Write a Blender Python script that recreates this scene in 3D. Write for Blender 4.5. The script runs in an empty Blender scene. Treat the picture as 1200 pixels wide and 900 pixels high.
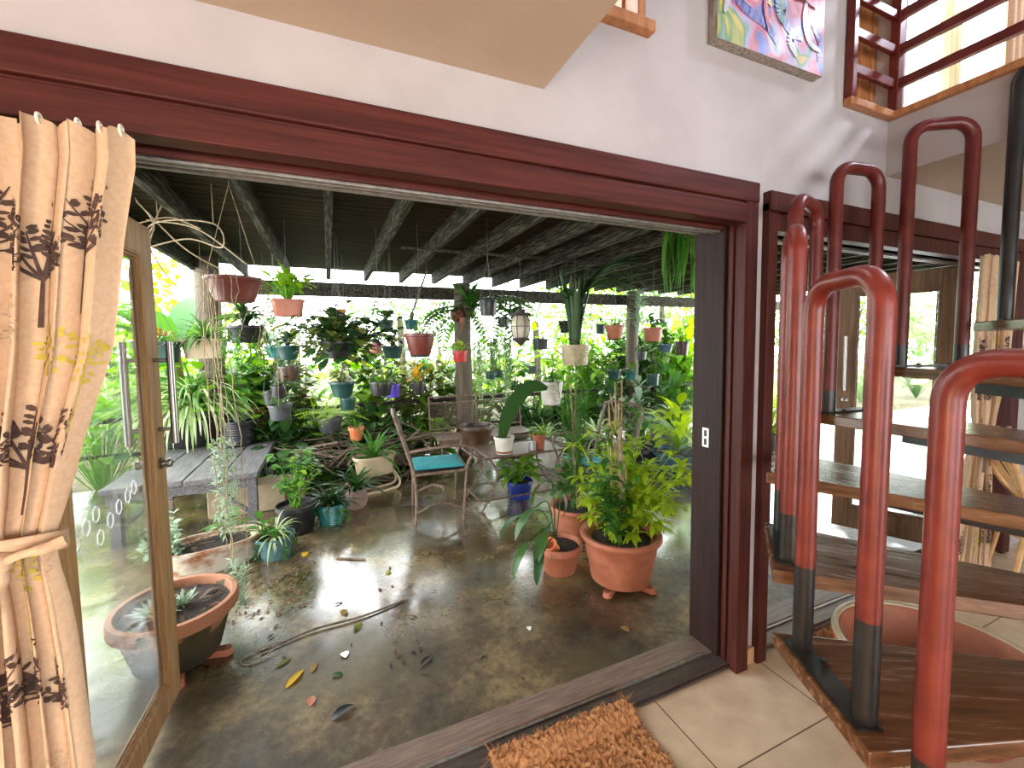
import bpy, math, random
from mathutils import Vector, Matrix, Quaternion
V = Vector
PI = math.pi
rnd = random.Random(7)
S = bpy.context.scene
COL = S.collection

# ------------------------------------------------------------------ camera
FPX, YAW, PITCH, ROLL, CX, CY, EYE = 497.0, .4073, -.0664, -.0129, 600.0, 436.75, 1.5
_f = V((math.sin(YAW)*math.cos(PITCH), math.cos(YAW)*math.cos(PITCH), math.sin(PITCH)))
_r0 = V((math.cos(YAW), -math.sin(YAW), 0)); _u0 = _r0.cross(_f)
_r = math.cos(ROLL)*_r0 + math.sin(ROLL)*_u0
_u = -math.sin(ROLL)*_r0 + math.cos(ROLL)*_u0
EYEP = V((0, 0, EYE))
def ray(u, v): return _f + _r*((u-CX)/FPX) - _u*((v-CY)/FPX)
def at_depth(u, v, d): return EYEP + ray(u, v)*d
def at_y(u, v, y): r = ray(u, v); return EYEP + r*(y/r.y)
def at_z(u, v, z): r = ray(u, v); return EYEP + r*((z-EYE)/r.z)
def depth_of(p): return (p-EYEP).dot(_f)
def z_at(p, v):
    # height at plan position p that lies on picture row v
    d0 = depth_of(V((p.x, p.y, EYE)))
    z = EYE
    for _ in range(6):
        q = V((p.x, p.y, z)); d = depth_of(q); row = CY-FPX*(q-EYEP).dot(_u)/d
        z += (row-v)*d/FPX
    return z
cd = bpy.data.cameras.new('camera'); cam = bpy.data.objects.new('camera', cd); COL.objects.link(cam)
cam.matrix_world = Matrix(((_r.x, _u.x, -_f.x, 0), (_r.y, _u.y, -_f.y, 0), (_r.z, _u.z, -_f.z, EYE), (0, 0, 0, 1)))
cd.sensor_width = 36; cd.lens = 36*FPX/1200; cd.shift_y = -(450-CY)/1200; cd.clip_start = .02; cd.clip_end = 200
S.camera = cam

# ------------------------------------------------------------------ materials
def node(nt, t, **k):
    n = nt.nodes.new(t)
    for a, b in k.items():
        if a.startswith('in_'): n.inputs[a[3:].replace('_', ' ')].default_value = b
        else: setattr(n, a, b)
    return n
def base(name):
    m = bpy.data.materials.new(name); m.use_nodes = True
    nt = m.node_tree; b = nt.nodes['Principled BSDF']
    return m, nt, b
def ramp(nt, src, stops):
    r = node(nt, 'ShaderNodeValToRGB'); e = r.color_ramp.elements
    while len(e) < len(stops): e.new(.5)
    for i, (p, c) in enumerate(stops): e[i].position = p; e[i].color = (*c, 1)
    nt.links.new(src, r.inputs[0]); return r
def noisy(name, c1, c2, scale=8, rough=.6, bump=0., stretch=(1, 1, 1), detail=6, metal=0., spec=.5, rough2=None, lo=.35, hi=.65, bscale=None):
    m, nt, b = base(name); L = nt.links
    tc = node(nt, 'ShaderNodeTexCoord'); mp = node(nt, 'ShaderNodeMapping'); mp.inputs['Scale'].default_value = stretch
    L.new(tc.outputs['Object'], mp.inputs[0])
    n = node(nt, 'ShaderNodeTexNoise', in_Scale=scale, in_Detail=detail, in_Roughness=.6); L.new(mp.outputs[0], n.inputs['Vector'])
    r = ramp(nt, n.outputs['Fac'], [(lo, c1), (hi, c2)]); L.new(r.outputs[0], b.inputs['Base Color'])
    b.inputs['Roughness'].default_value = rough; b.inputs['Metallic'].default_value = metal
    b.inputs['Specular IOR Level'].default_value = spec
    if rough2 is not None:
        mr = node(nt, 'ShaderNodeMapRange'); mr.inputs[1].default_value = lo; mr.inputs[2].default_value = hi
        mr.inputs[3].default_value = rough; mr.inputs[4].default_value = rough2
        L.new(n.outputs['Fac'], mr.inputs[0]); L.new(mr.outputs[0], b.inputs['Roughness'])
    if bump:
        n2 = node(nt, 'ShaderNodeTexNoise', in_Scale=bscale or scale*4, in_Detail=4.); L.new(mp.outputs[0], n2.inputs['Vector'])
        bp = node(nt, 'ShaderNodeBump', in_Strength=bump, in_Distance=.01); L.new(n2.outputs['Fac'], bp.inputs['Height']); L.new(bp.outputs[0], b.inputs['Normal'])
    return m
def leafm(name, c1, c2, trans=.42, rough=.4):
    m, nt, b = base(name); L = nt.links
    g = node(nt, 'ShaderNodeNewGeometry'); r = ramp(nt, g.outputs['Random Per Island'], [(0., c1), (1., c2)])
    L.new(r.outputs[0], b.inputs['Base Color']); b.inputs['Roughness'].default_value = rough; b.inputs['Specular IOR Level'].default_value = .3
    t = node(nt, 'ShaderNodeBsdfTranslucent')
    hs = node(nt, 'ShaderNodeHueSaturation', in_Saturation=1.1, in_Value=1.5); hs.inputs['Hue'].default_value = .485
    L.new(r.outputs[0], hs.inputs['Color']); L.new(hs.outputs[0], t.inputs['Color'])
    mx = node(nt, 'ShaderNodeMixShader'); mx.inputs[0].default_value = trans
    L.new(b.outputs[0], mx.inputs[1]); L.new(t.outputs[0], mx.inputs[2])
    L.new(mx.outputs[0], nt.nodes['Material Output'].inputs['Surface'])
    return m

MAT = {}
def mk():
    n = MAT
    n['wall'] = noisy('white_plaster', (.385, .350, .345), (.435, .400, .395), 3, .85, .12, bscale=60)
    n['ceil'] = noisy('warm_lit_plaster', (.46, .365, .28), (.50, .405, .315), 2, .9, .1, bscale=60)  # warm light on white plaster is put into this cream colour
    n['redwood'] = noisy('dark_red_timber', (.042, .009, .007), (.085, .019, .014), 9, .45, .08, (.25, 6, 6), spec=.2)
    n['jambwood'] = noisy('brown_black_timber', (.014, .0065, .005), (.032, .015, .012), 9, .5, .1, (8, 8, .35), spec=.2)
    n['redwoodv'] = noisy('dark_red_timber_upright', (.042, .010, .008), (.085, .021, .016), 9, .45, .08, (6, 6, .25), spec=.2)
    n['honey'] = noisy('honey_timber', (.24, .115, .036), (.44, .25, .10), 7, .5, .08, (10, 10, .5))
    n['door2'] = noisy('brown_door_timber', (.10, .05, .022), (.19, .10, .05), 7, .45, .08, (10, 10, .5))
    n['orange'] = noisy('orange_timber', (.30, .11, .035), (.48, .21, .08), 7, .4, .05, (6, 6, 1))
    n['sill'] = noisy('weathered_sill', (.13, .085, .066), (.24, .17, .14), 12, .55, .15, (.6, 8, 8))
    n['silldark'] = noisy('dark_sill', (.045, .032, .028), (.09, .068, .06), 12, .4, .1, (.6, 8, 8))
    n['tread'] = noisy('stair_tread_timber', (.085, .036, .016), (.19, .085, .036), 5, .16, .03, (.7, 9, 9), rough2=.30)
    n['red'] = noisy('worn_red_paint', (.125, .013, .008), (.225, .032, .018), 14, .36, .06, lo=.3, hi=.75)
    n['darkred'] = noisy('dark_and_shaded_red', (.085, .010, .008), (.14, .022, .016), 14, .36, .04, spec=.35)  # railing timber colour; on the stair tubes it paints in shade
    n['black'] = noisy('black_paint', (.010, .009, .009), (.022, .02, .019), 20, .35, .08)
    n['steel'] = noisy('brushed_steel', (.22, .20, .18), (.32, .30, .27), 40, .28, 0, (1, 1, 30), metal=1.)
    n['alu'] = noisy('grey_track', (.28, .25, .23), (.42, .39, .36), 40, .4, 0, metal=.7)
    n['skirt'] = noisy('pale_timber', (.45, .27, .12), (.55, .36, .18), 8, .5)
    n['coir'] = noisy('coir', (.26, .11, .04), (.50, .25, .105), 60, .95)
    n['terra'] = noisy('terracotta', (.27, .075, .034), (.43, .155, .082), 6, .62, .12, lo=.3, hi=.7)
    n['terrao'] = noisy('orange_terracotta', (.56, .15, .045), (.66, .22, .085), 8, .6, .08)
    n['terrap'] = noisy('pink_plastic', (.36, .115, .062), (.46, .17, .10), 8, .45)
    n['brownp'] = noisy('red_brown_plastic', (.10, .018, .010), (.165, .036, .022), 8, .4, .04)
    m, nt, b = base('mossy_terracotta'); L = nt.links
    tc = node(nt, 'ShaderNodeTexCoord'); nz = node(nt, 'ShaderNodeTexNoise', in_Scale=9., in_Detail=8.); L.new(tc.outputs['Object'], nz.inputs['Vector'])
    sx = node(nt, 'ShaderNodeSeparateXYZ'); L.new(tc.outputs['Object'], sx.inputs[0])
    ma = node(nt, 'ShaderNodeMath', operation='MULTIPLY_ADD'); ma.inputs[1].default_value = 2.6; L.new(sx.outputs['Z'], ma.inputs[0]); L.new(nz.outputs['Fac'], ma.inputs[2])
    r = ramp(nt, ma.outputs[0], [(.62, (.022, .020, .008)), (.98, (.075, .05, .016)), (1.08, (.30, .12, .052))]); L.new(r.outputs[0], b.inputs['Base Color']); b.inputs['Roughness'].default_value = .75
    n['mossterra'] = m
    n['green'] = noisy('green_plastic', (.005, .038, .030), (.010, .062, .05), 6, .4)
    n['teal'] = noisy('teal_glaze', (.012, .11, .10), (.03, .18, .165), 6, .25)
    n['bluegreen'] = noisy('blue_green_glaze', (.025, .07, .11), (.10, .19, .17), 5, .2)
    n['blue'] = noisy('cobalt_glaze', (.012, .025, .16), (.03, .06, .3), 6, .15)
    n['purple'] = noisy('violet_plastic', (.06, .03, .32), (.09, .05, .42), 6, .35)
    n['potblack'] = noisy('black_plastic', (.006, .0065, .007), (.016, .017, .018), 10, .4)
    n['potgrey'] = noisy('grey_plastic', (.035, .037, .04), (.07, .073, .077), 8, .45)
    n['potred'] = noisy('red_plastic', (.42, .018, .022), (.55, .04, .04), 8, .35)
    n['cream'] = noisy('cream_plastic', (.40, .31, .19), (.52, .42, .27), 6, .45)
    n['white'] = noisy('stained_white', (.46, .43, .36), (.68, .66, .58), 7, .5)
    n['rusty'] = noisy('rust_stained_enamel', (.30, .10, .025), (.68, .62, .5), 4.5, .5, .15, (1, 1, 1.8), lo=.36, hi=.52)
    n['olive'] = noisy('olive_glaze', (.11, .085, .015), (.24, .19, .04), 6, .25)
    n['brownglaze'] = noisy('brown_glaze', (.045, .022, .011), (.11, .058, .03), 5, .35)
    n['pinkish'] = noisy('pink_stone', (.22, .13, .10), (.34, .22, .18), 7, .6, .1)
    n['soil'] = noisy('soil', (.010, .007, .005), (.06, .035, .022), 60, .9, .8, lo=.4, hi=.7)
    n['iron'] = noisy('rusty_iron', (.08, .045, .03), (.20, .135, .095), 30, .55, .1)
    n['cush'] = noisy('teal_cloth', (.015, .24, .27), (.03, .36, .38), 30, .8, .1)
    n['sling'] = noisy('brown_mesh_cloth', (.05, .028, .02), (.09, .055, .04), 60, .7)
    n['greywood'] = noisy('weathered_grey_timber', (.05, .047, .05), (.14, .13, .13), 8, .6, .3, (8, .5, 8))
    n['post'] = noisy('round_post_timber', (.045, .034, .022), (.14, .105, .065), 6, .75, .3, (9, 9, .4))
    n['rafter'] = noisy('mossy_rafter', (.020, .018, .012), (.16, .15, .11), 7, .85, .3, (10, .8, 10), lo=.45, hi=.75, spec=.1)
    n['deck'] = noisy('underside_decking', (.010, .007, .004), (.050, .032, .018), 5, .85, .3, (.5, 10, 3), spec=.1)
    n['card'] = noisy('tan_block', (.30, .22, .13), (.44, .34, .22), 4, .8, .1)
    n['wire'] = noisy('dark_wire', (.05, .045, .04), (.1, .09, .08), 10, .5)
    n['twine'] = noisy('dry_stem', (.20, .14, .075), (.4, .31, .18), 30, .8)
    n['drywood'] = noisy('dead_twig', (.06, .04, .028), (.16, .11, .075), 20, .8)
    n['lampglass'] = noisy('frosted_lamp_glass', (.55, .5, .36), (.7, .65, .5), 6, .3)
    n['tin'] = noisy('tin', (.55, .56, .56), (.75, .76, .75), 20, .3, 0, (1, 1, 20), metal=.8)
    n['sticker'] = noisy('white_sticker', (.8, .82, .82), (.9, .9, .9), 5, .5)
    n['ivory'] = noisy('ivory_plastic', (.72, .7, .62), (.78, .76, .68), 5, .4)
    n['cane'] = noisy('cane', (.42, .22, .08), (.58, .34, .14), 20, .45)
    # leaves
    n['l_dark'] = leafm('dark_leaf', (.012, .045, .012), (.05, .12, .03), .25, .3)
    n['l_mid'] = leafm('mid_leaf', (.03, .12, .018), (.10, .25, .04), .4)
    n['l_bright'] = leafm('bright_leaf', (.10, .28, .018), (.28, .48, .05), .5)
    n['l_lime'] = leafm('lime_leaf', (.26, .42, .02), (.46, .60, .06), .5)
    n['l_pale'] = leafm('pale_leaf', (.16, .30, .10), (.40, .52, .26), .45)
    n['l_silver'] = leafm('silver_leaf', (.20, .30, .19), (.40, .50, .36), .3)
    n['l_olive'] = leafm('olive_leaf', (.06, .10, .018), (.24, .26, .06), .35)
    n['l_rust'] = leafm('rust_leaf', (.18, .06, .02), (.30, .26, .05), .3)
    n['l_far'] = leafm('overexposed_leaf', (.24, .36, .14), (.50, .58, .34), .4)  # pale leaf copy with overexposed glare put into its colour
    n['l_varieg'] = leafm('striped_leaf', (.20, .34, .10), (.62, .68, .42), .4)
    n['l_dry'] = leafm('dry_leaf', (.16, .09, .035), (.42, .27, .11), .2, .7)
    n['l_litter'] = leafm('litter_leaf', (.035, .018, .009), (.15, .075, .032), .1, .7)
    n['l_yellow'] = leafm('yellow_leaf', (.75, .42, .03), (.85, .6, .06), .4)
    n['flower'] = leafm('violet_petal', (.35, .02, .55), (.5, .05, .7), .4)
    # wet concrete
    m, nt, b = base('wet_concrete'); L = nt.links
    tc = node(nt, 'ShaderNodeTexCoord')
    n1 = node(nt, 'ShaderNodeTexNoise', in_Scale=1.9, in_Detail=8., in_Roughness=.68); L.new(tc.outputs['Object'], n1.inputs['Vector'])
    n2 = node(nt, 'ShaderNodeTexNoise', in_Scale=26., in_Detail=9., in_Roughness=.75); L.new(tc.outputs['Object'], n2.inputs['Vector'])
    r1 = ramp(nt, n1.outputs['Fac'], [(.34, (.028, .018, .010)), (.50, (.13, .088, .042)), (.68, (.36, .26, .12))])
    r2 = ramp(nt, n2.outputs['Fac'], [(.34, (.12, .12, .12)), (.62, (1., 1., 1.))])
    mx = node(nt, 'ShaderNodeMix', data_type='RGBA', blend_type='MULTIPLY'); mx.inputs[0].default_value = .75
    L.new(r1.outputs[0], mx.inputs[6]); L.new(r2.outputs[0], mx.inputs[7])
    # green-brown algae patches
    n3 = node(nt, 'ShaderNodeTexNoise', in_Scale=1.7, in_Detail=3.); mp3 = node(nt, 'ShaderNodeMapping'); mp3.inputs['Location'].default_value = (4.2, 1.7, 0)
    L.new(tc.outputs['Object'], mp3.inputs[0]); L.new(mp3.outputs[0], n3.inputs['Vector'])
    r3 = ramp(nt, n3.outputs['Fac'], [(.55, (0, 0, 0)), (.66, (.7, .7, .7))])
    mx2 = node(nt, 'ShaderNodeMix', data_type='RGBA'); mx2.inputs[7].default_value = (.085, .065, .022, 1)
    L.new(r3.outputs[0], mx2.inputs[0]); L.new(mx.outputs[2], mx2.inputs[6]); L.new(mx2.outputs[2], b.inputs['Base Color'])
    # wetness: dry strip by the sill, puddles beyond
    sx = node(nt, 'ShaderNodeSeparateXYZ'); L.new(tc.outputs['Object'], sx.inputs[0])
    mr = node(nt, 'ShaderNodeMapRange'); mr.inputs[1].default_value = 1.7; mr.inputs[2].default_value = 2.5; mr.inputs[3].default_value = -.18; mr.inputs[4].default_value = .14
    L.new(sx.outputs['Y'], mr.inputs[0])
    ad = node(nt, 'ShaderNodeMath', operation='ADD'); n4 = node(nt, 'ShaderNodeTexNoise', in_Scale=2.3, in_Detail=6., in_Roughness=.6); L.new(tc.outputs['Object'], n4.inputs['Vector'])
    L.new(n4.outputs['Fac'], ad.inputs[0]); L.new(mr.outputs[0], ad.inputs[1])
    rr = ramp(nt, ad.outputs[0], [(.36, (.6, .6, .6)), (.46, (.38, .38, .38)), (.62, (.25, .25, .25)), (.74, (.08, .08, .08))]); L.new(rr.outputs[0], b.inputs['Roughness'])
    b.inputs['Specular IOR Level'].default_value = .6
    bp = node(nt, 'ShaderNodeBump', in_Distance=.0022)
    inv = ramp(nt, ad.outputs[0], [(.36, (.6, .6, .6)), (.50, (.35, .35, .35)), (.70, (.06, .06, .06))]); L.new(inv.outputs[0], bp.inputs['Strength'])
    L.new(n2.outputs['Fac'], bp.inputs['Height']); L.new(bp.outputs[0], b.inputs['Normal'])
    cw = ramp(nt, ad.outputs[0], [(.40, (0, 0, 0)), (.62, (1., 1., 1.))]); L.new(cw.outputs[0], b.inputs['Coat Weight']); b.inputs['Coat Roughness'].default_value = .17; b.inputs['Coat IOR'].default_value = 1.5
    n['concrete'] = m
    # floor tiles
    m, nt, b = base('beige_tiles'); L = nt.links
    tc = node(nt, 'ShaderNodeTexCoord'); mp = node(nt, 'ShaderNodeMapping'); mp.inputs['Location'].default_value = (0, .225, 0)
    L.new(tc.outputs['Object'], mp.inputs[0])
    br = node(nt, 'ShaderNodeTexBrick', offset=0., in_Scale=1.); br.inputs['Brick Width'].default_value = .6; br.inputs['Row Height'].default_value = .6
    br.inputs['Mortar Size'].default_value = .003; br.inputs['Color1'].default_value = (.70, .56, .40, 1); br.inputs['Color2'].default_value = (.76, .61, .44, 1); br.inputs['Mortar'].default_value = (.20, .15, .11, 1)
    L.new(mp.outputs[0], br.inputs['Vector'])
    n1 = node(nt, 'ShaderNodeTexNoise', in_Scale=7., in_Detail=8.); L.new(mp.outputs[0], n1.inputs['Vector'])
    r1 = ramp(nt, n1.outputs['Fac'], [(.3, (.72, .68, .66)), (.7, (1, 1, 1))])
    mx = node(nt, 'ShaderNodeMix', data_type='RGBA', blend_type='MULTIPLY'); mx.inputs[0].default_value = 1.
    L.new(br.outputs[0], mx.inputs[6]); L.new(r1.outputs[0], mx.inputs[7]); L.new(mx.outputs[2], b.inputs['Base Color']); b.inputs['Roughness'].default_value = .17
    n['tile'] = m
    # glass; the pale patchy film is dust plus painted-in reflected haze
    m, nt, b = base('hazed_glass'); L = nt.links
    g = node(nt, 'ShaderNodeBsdfGlossy', in_Roughness=.02); t = node(nt, 'ShaderNodeBsdfTransparent'); t.inputs[0].default_value = (.95, .97, .96, 1)
    d = node(nt, 'ShaderNodeBsdfDiffuse'); d.inputs[0].default_value = (.75, .78, .8, 1)
    lw = node(nt, 'ShaderNodeLayerWeight', in_Blend=.5); pw = node(nt, 'ShaderNodeMath', operation='POWER'); pw.inputs[1].default_value = 4.; L.new(lw.outputs['Facing'], pw.inputs[0])
    fr = node(nt, 'ShaderNodeMath', operation='MULTIPLY_ADD'); fr.inputs[1].default_value = .9; fr.inputs[2].default_value = .04; L.new(pw.outputs[0], fr.inputs[0]); m1 = node(nt, 'ShaderNodeMixShader'); m2 = node(nt, 'ShaderNodeMixShader')
    nz = node(nt, 'ShaderNodeTexNoise', in_Scale=3., in_Detail=6.); tc = node(nt, 'ShaderNodeTexCoord'); L.new(tc.outputs['Object'], nz.inputs['Vector'])
    rz = ramp(nt, nz.outputs['Fac'], [(.35, (.03, .03, .03)), (.75, (.14, .14, .14))])
    L.new(rz.outputs[0], m2.inputs[0]); L.new(t.outputs[0], m2.inputs[1]); L.new(d.outputs[0], m2.inputs[2])
    L.new(fr.outputs[0], m1.inputs[0]); L.new(m2.outputs[0], m1.inputs[1]); L.new(g.outputs[0], m1.inputs[2])
    L.new(m1.outputs[0], nt.nodes['Material Output'].inputs['Surface'])
    n['glass'] = m
    # cloth
    n['cloth'] = noisy('cream_curtain_cloth', (.50, .34, .215), (.57, .40, .26), 90, .9, .08)
    n['p_brown'] = noisy('brown_print', (.045, .022, .016), (.08, .045, .035), 40, .9)
    n['p_taupe'] = noisy('taupe_print', (.36, .25, .17), (.45, .33, .23), 40, .9)
    n['p_lime'] = noisy('olive_print', (.42, .33, .03), (.5, .4, .06), 40, .9)
    n['p_grey'] = noisy('grey_print', (.10, .075, .06), (.15, .115, .095), 40, .9)
    # painting
    m, nt, b = base('abstract_paint'); L = nt.links
    tc = node(nt, 'ShaderNodeTexCoord'); nz = node(nt, 'ShaderNodeTexNoise', in_Scale=3.2, in_Detail=3., in_Distortion=1.6); L.new(tc.outputs['Object'], nz.inputs['Vector'])
    r = ramp(nt, nz.outputs['Fac'], [(.30, (.01, .03, .25)), (.38, (.02, .08, .36)), (.43, (.32, .02, .04)), (.48, (.42, .14, .2)), (.53, (.28, .28, .45)), (.58, (.05, .2, .05)), (.64, (.45, .36, .03)), (.74, (.4, .03, .10))])
    L.new(r.outputs[0], b.inputs['Base Color']); b.inputs['Roughness'].default_value = .45
    n['paint'] = m
    for k, c in dict(pa=(.02, .05, .45), pb=(.75, .62, .06), pc=(.10, .36, .05), pd=(.70, .70, .85), pe=(.62, .05, .07), pf=(.03, .22, .22), pg=(.75, .2, .3)).items():
        n[k] = noisy('paint_'+k, tuple(x*.45 for x in c), tuple(x*.65 for x in c), 12, .4, .2)
    n['canvasedge'] = noisy('dripped_canvas_edge', (.16, .12, .10), (.42, .38, .34), 25, .8, 0, (3, 3, .6))
mk()

# ------------------------------------------------------------------ mesh builder
class MB:
    def __init__(s): s.v = []; s.f = []; s.mi = []; s.m = 0
    def add(s, vs, fs):
        o = len(s.v); s.v += [tuple(p) for p in vs]
        for f in fs: s.f.append(tuple(i+o for i in f)); s.mi.append(s.m)
        return s
    def box(s, a, b, mat=None):
        x0, y0, z0 = a; x1, y1, z1 = b
        vs = [V(p) for p in ((x0, y0, z0), (x1, y0, z0), (x1, y1, z0), (x0, y1, z0), (x0, y0, z1), (x1, y0, z1), (x1, y1, z1), (x0, y1, z1))]
        if mat: vs = [mat @ p for p in vs]
        return s.add(vs, [(0, 3, 2, 1), (4, 5, 6, 7), (0, 1, 5, 4), (1, 2, 6, 5), (2, 3, 7, 6), (3, 0, 4, 7)])
    def tube(s, pts, r, n=8, closed=False):
        pts = [V(p) for p in pts]; k = len(pts); rs = r if isinstance(r, (list, tuple)) else [r]*k
        t0 = (pts[1]-pts[0]).normalized(); ref = V((0, 0, 1)) if abs(t0.z) < .9 else V((1, 0, 0))
        u = t0.cross(ref).normalized(); vs = []
        for i, p in enumerate(pts):
            if closed: t = (pts[(i+1) % k]-pts[i-1])
            else: t = pts[min(i+1, k-1)]-pts[max(i-1, 0)]
            t = t.normalized() if t.length > 1e-9 else t0
            u = (u-t*u.dot(t)); u = u.normalized() if u.length > 1e-6 else t.orthogonal().normalized()
            w = t.cross(u)
            for j in range(n):
                a = 2*PI*j/n; vs.append(p+(u*math.cos(a)+w*math.sin(a))*rs[i])
        fs = []
        for i in range(k if closed else k-1):
            for j in range(n):
                a = i*n+j; b = i*n+(j+1) % n; i2 = (i+1) % k
                fs.append((a, b, i2*n+(j+1) % n, i2*n+j))
        if not closed: fs += [tuple(range(n))[::-1], tuple((k-1)*n+j for j in range(n))]
        return s.add(vs, fs)
    def lathe(s, prof, n=28, c=(0, 0, 0), sx=1, sy=1, p=2., wob=None):
        c = V(c); vs = []; fs = []
        def se(a):
            ca, sa = math.cos(a), math.sin(a)
            return math.copysign(abs(ca)**(2/p), ca), math.copysign(abs(sa)**(2/p), sa)
        for r, z in prof:
            for j in range(n):
                a = 2*PI*j/n; x, y = se(a); k = wob(a, z) if wob else 1
                vs.append(c+V((x*r*sx*k, y*r*sy*k, z)))
        for i in range(len(prof)-1):
            for j in range(n): fs.append((i*n+j, i*n+(j+1) % n, (i+1)*n+(j+1) % n, (i+1)*n+j))
        fs += [tuple(range(n))[::-1], tuple((len(prof)-1)*n+j for j in range(n))]
        return s.add(vs, fs)
    def leaf(s, p, d, L, W, droop=.6, seg=4, shape='ovate', fold=.25, up=None):
        p = V(p); d = V(d).normalized(); vs = []; fs = []
        side = d.cross(V((0, 0, 1)))
        side = side.normalized() if side.length > 1e-3 else V((1, 0, 0))
        if up is not None: side = Quaternion(d, up) @ side
        ax = d.cross(V((0, 0, -1))); ax = ax.normalized() if ax.length > 1e-3 else V((1, 0, 0))
        q = Quaternion(ax, droop/seg)
        for i in range(seg+1):
            t = i/seg
            if shape == 'ovate': w = math.sin(PI*min(1, t*.93+.04))**.8*(1.15-.45*t)
            elif shape == 'heart': w = (1-t)**.6*min(1, t*4+.5)
            elif shape == 'strap': w = min(1, t*3+.45)*(1-t**3)
            else: w = math.sin(PI*min(1, t*.96+.02))
            w = max(w, .02)*W*.5
            nn = side.cross(d)
            vs += [p+side*w+nn*w*fold, p, p-side*w+nn*w*fold]
            p = p+d*(L/seg); d = q @ d
        for i in range(seg):
            a = i*3; fs += [(a, a+1, a+4, a+3), (a+1, a+2, a+5, a+4)]
        return s.add(vs, fs)
    def build(s, name, mats, parent=None, loc=(0, 0, 0), smooth=40, bevel=0):
        me = bpy.data.meshes.new(name); me.from_pydata(s.v, [], s.f)
        if isinstance(mats, str): mats = [mats]
        for m in mats: me.materials.append(MAT[m])
        if len(mats) > 1: me.polygons.foreach_set('material_index', s.mi)
        me.update()
        if smooth: me.shade_smooth(); me.set_sharp_from_angle(angle=math.radians(smooth))
        o = bpy.data.objects.new(name, me); o.location = loc; COL.objects.link(o)
        if parent: o.parent = parent
        if bevel:
            b = o.modifiers.new('edge', 'BEVEL'); b.width = bevel; b.segments = 2; b.limit_method = 'ANGLE'
        return o
def tag(o, label, cat, group=None, kind=None):
    o['label'] = label; o['category'] = cat
    if group: o['group'] = group
    if kind: o['kind'] = kind
    return o
def thing(name, label, cat, loc, group=None, rz=0):
    o = bpy.data.objects.new(name, None); o.empty_display_size = .05; COL.objects.link(o); o.location = loc; o.rotation_euler.z = rz
    return tag(o, label, cat, group)
def struct(name, mb, mat, parent=None, bevel=0, label=None, cat=None, smooth=40, loc=(0, 0, 0)):
    o = mb.build(name, mat, parent, loc, smooth, bevel)
    if not parent:
        o['kind'] = 'structure'
        if label: o['label'] = label
        if cat: o['category'] = cat
    return o
def R(a, b): return rnd.uniform(a, b)
def rdir(el0, el1, az0=0, az1=2*PI):
    a = R(az0, az1); e = math.radians(R(el0, el1)); return V((math.cos(a)*math.cos(e), math.sin(a)*math.cos(e), math.sin(e)))
def boxes(*bs):
    m = MB()
    for a, b in bs: m.box(a, b)
    return m
def curve_pts(p, n=8):
    # Catmull-Rom through points
    p = [V(q) for q in p]; o = []
    q = [p[0]*2-p[1]]+p+[p[-1]*2-p[-2]]
    for i in range(1, len(q)-2):
        for k in range(n):
            t = k/n; a, b, c, d = q[i-1], q[i], q[i+1], q[i+2]
            o.append(.5*((2*b)+(c-a)*t+(2*a-5*b+4*c-d)*t*t+(3*b-a-3*c+d)*t**3))
    o.append(p[-1]); return o
# ------------------------------------------------------------------ the room
struct('floor', boxes(((-2.5, -4, -.12), (6, 1.33, 0))), 'tile')
YW = 1.31
wf = boxes(((-2.5, YW, 0), (-.78, 1.46, 2.09)), ((-2.5, YW, 2.09), (2.34, 1.46, 2.66)), ((1.70, YW, 0), (1.78, 1.46, 2.09)), ((2.34, YW, 2.09), (4.3, 1.46, 2.64)),
           ((4.3, YW, 0), (6, 1.46, 2.66)), ((-2.5, YW, 2.66), (.45, 1.46, 5.2)), ((.45, YW, 3.7), (1.11, 1.46, 5.2)), ((1.11, YW, 2.66), (2.34, 1.46, 5.2)),
           ((2.34, YW, 4.2), (4.4, 1.46, 5.2)), ((2.70, YW, 2.64), (2.84, 1.46, 4.2)), ((4.4, YW, 2.66), (6, 1.46, 5.2)))
struct('wall_front', wf, 'wall', smooth=0)
struct('wall_left', boxes(((-2.65, -4, 0), (-2.5, 1.46, 5.2))), 'wall', smooth=0)
struct('wall_right', boxes(((6, -4, 0), (6.15, 1.46, 5.2))), 'wall', smooth=0)
wb = boxes(((-2.5, -4.15, 0), (6, -4, .2)), ((-2.5, -4.15, 2.25), (6, -4, 5.2)))
wb.box((-2.5, -4.15, 1.95), (6, -4, 2.25))
for x in (-2.5, -.45, 1.6, 3.7, 5.8): wb.box((x, -4.15, .2), (x+.2, -4, 2.25))
wb.box((4., -4.15, .2), (6, -4, 2.25))
struct('wall_back', wb, 'wall', smooth=0)  # unseen wall; its openings are invented and sized to let fill light in
struct('ceiling', boxes(((-2.65, -4.15, 5.2), (6.15, 1.46, 5.35))), 'ceil', smooth=0)
struct('ceiling_left', boxes(((-2.5, -4, 2.35), (.694, YW, 2.62))), 'ceil', smooth=0)
cr = MB(); cr.box((2.705, -4, 2.35), (6, YW, 2.62)); struct('ceiling_right', cr, 'ceil', smooth=0)
struct('wall_balcony', boxes(((2.70, -4, 2.348), (2.712, YW, 2.625))), 'wall', smooth=0)

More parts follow.
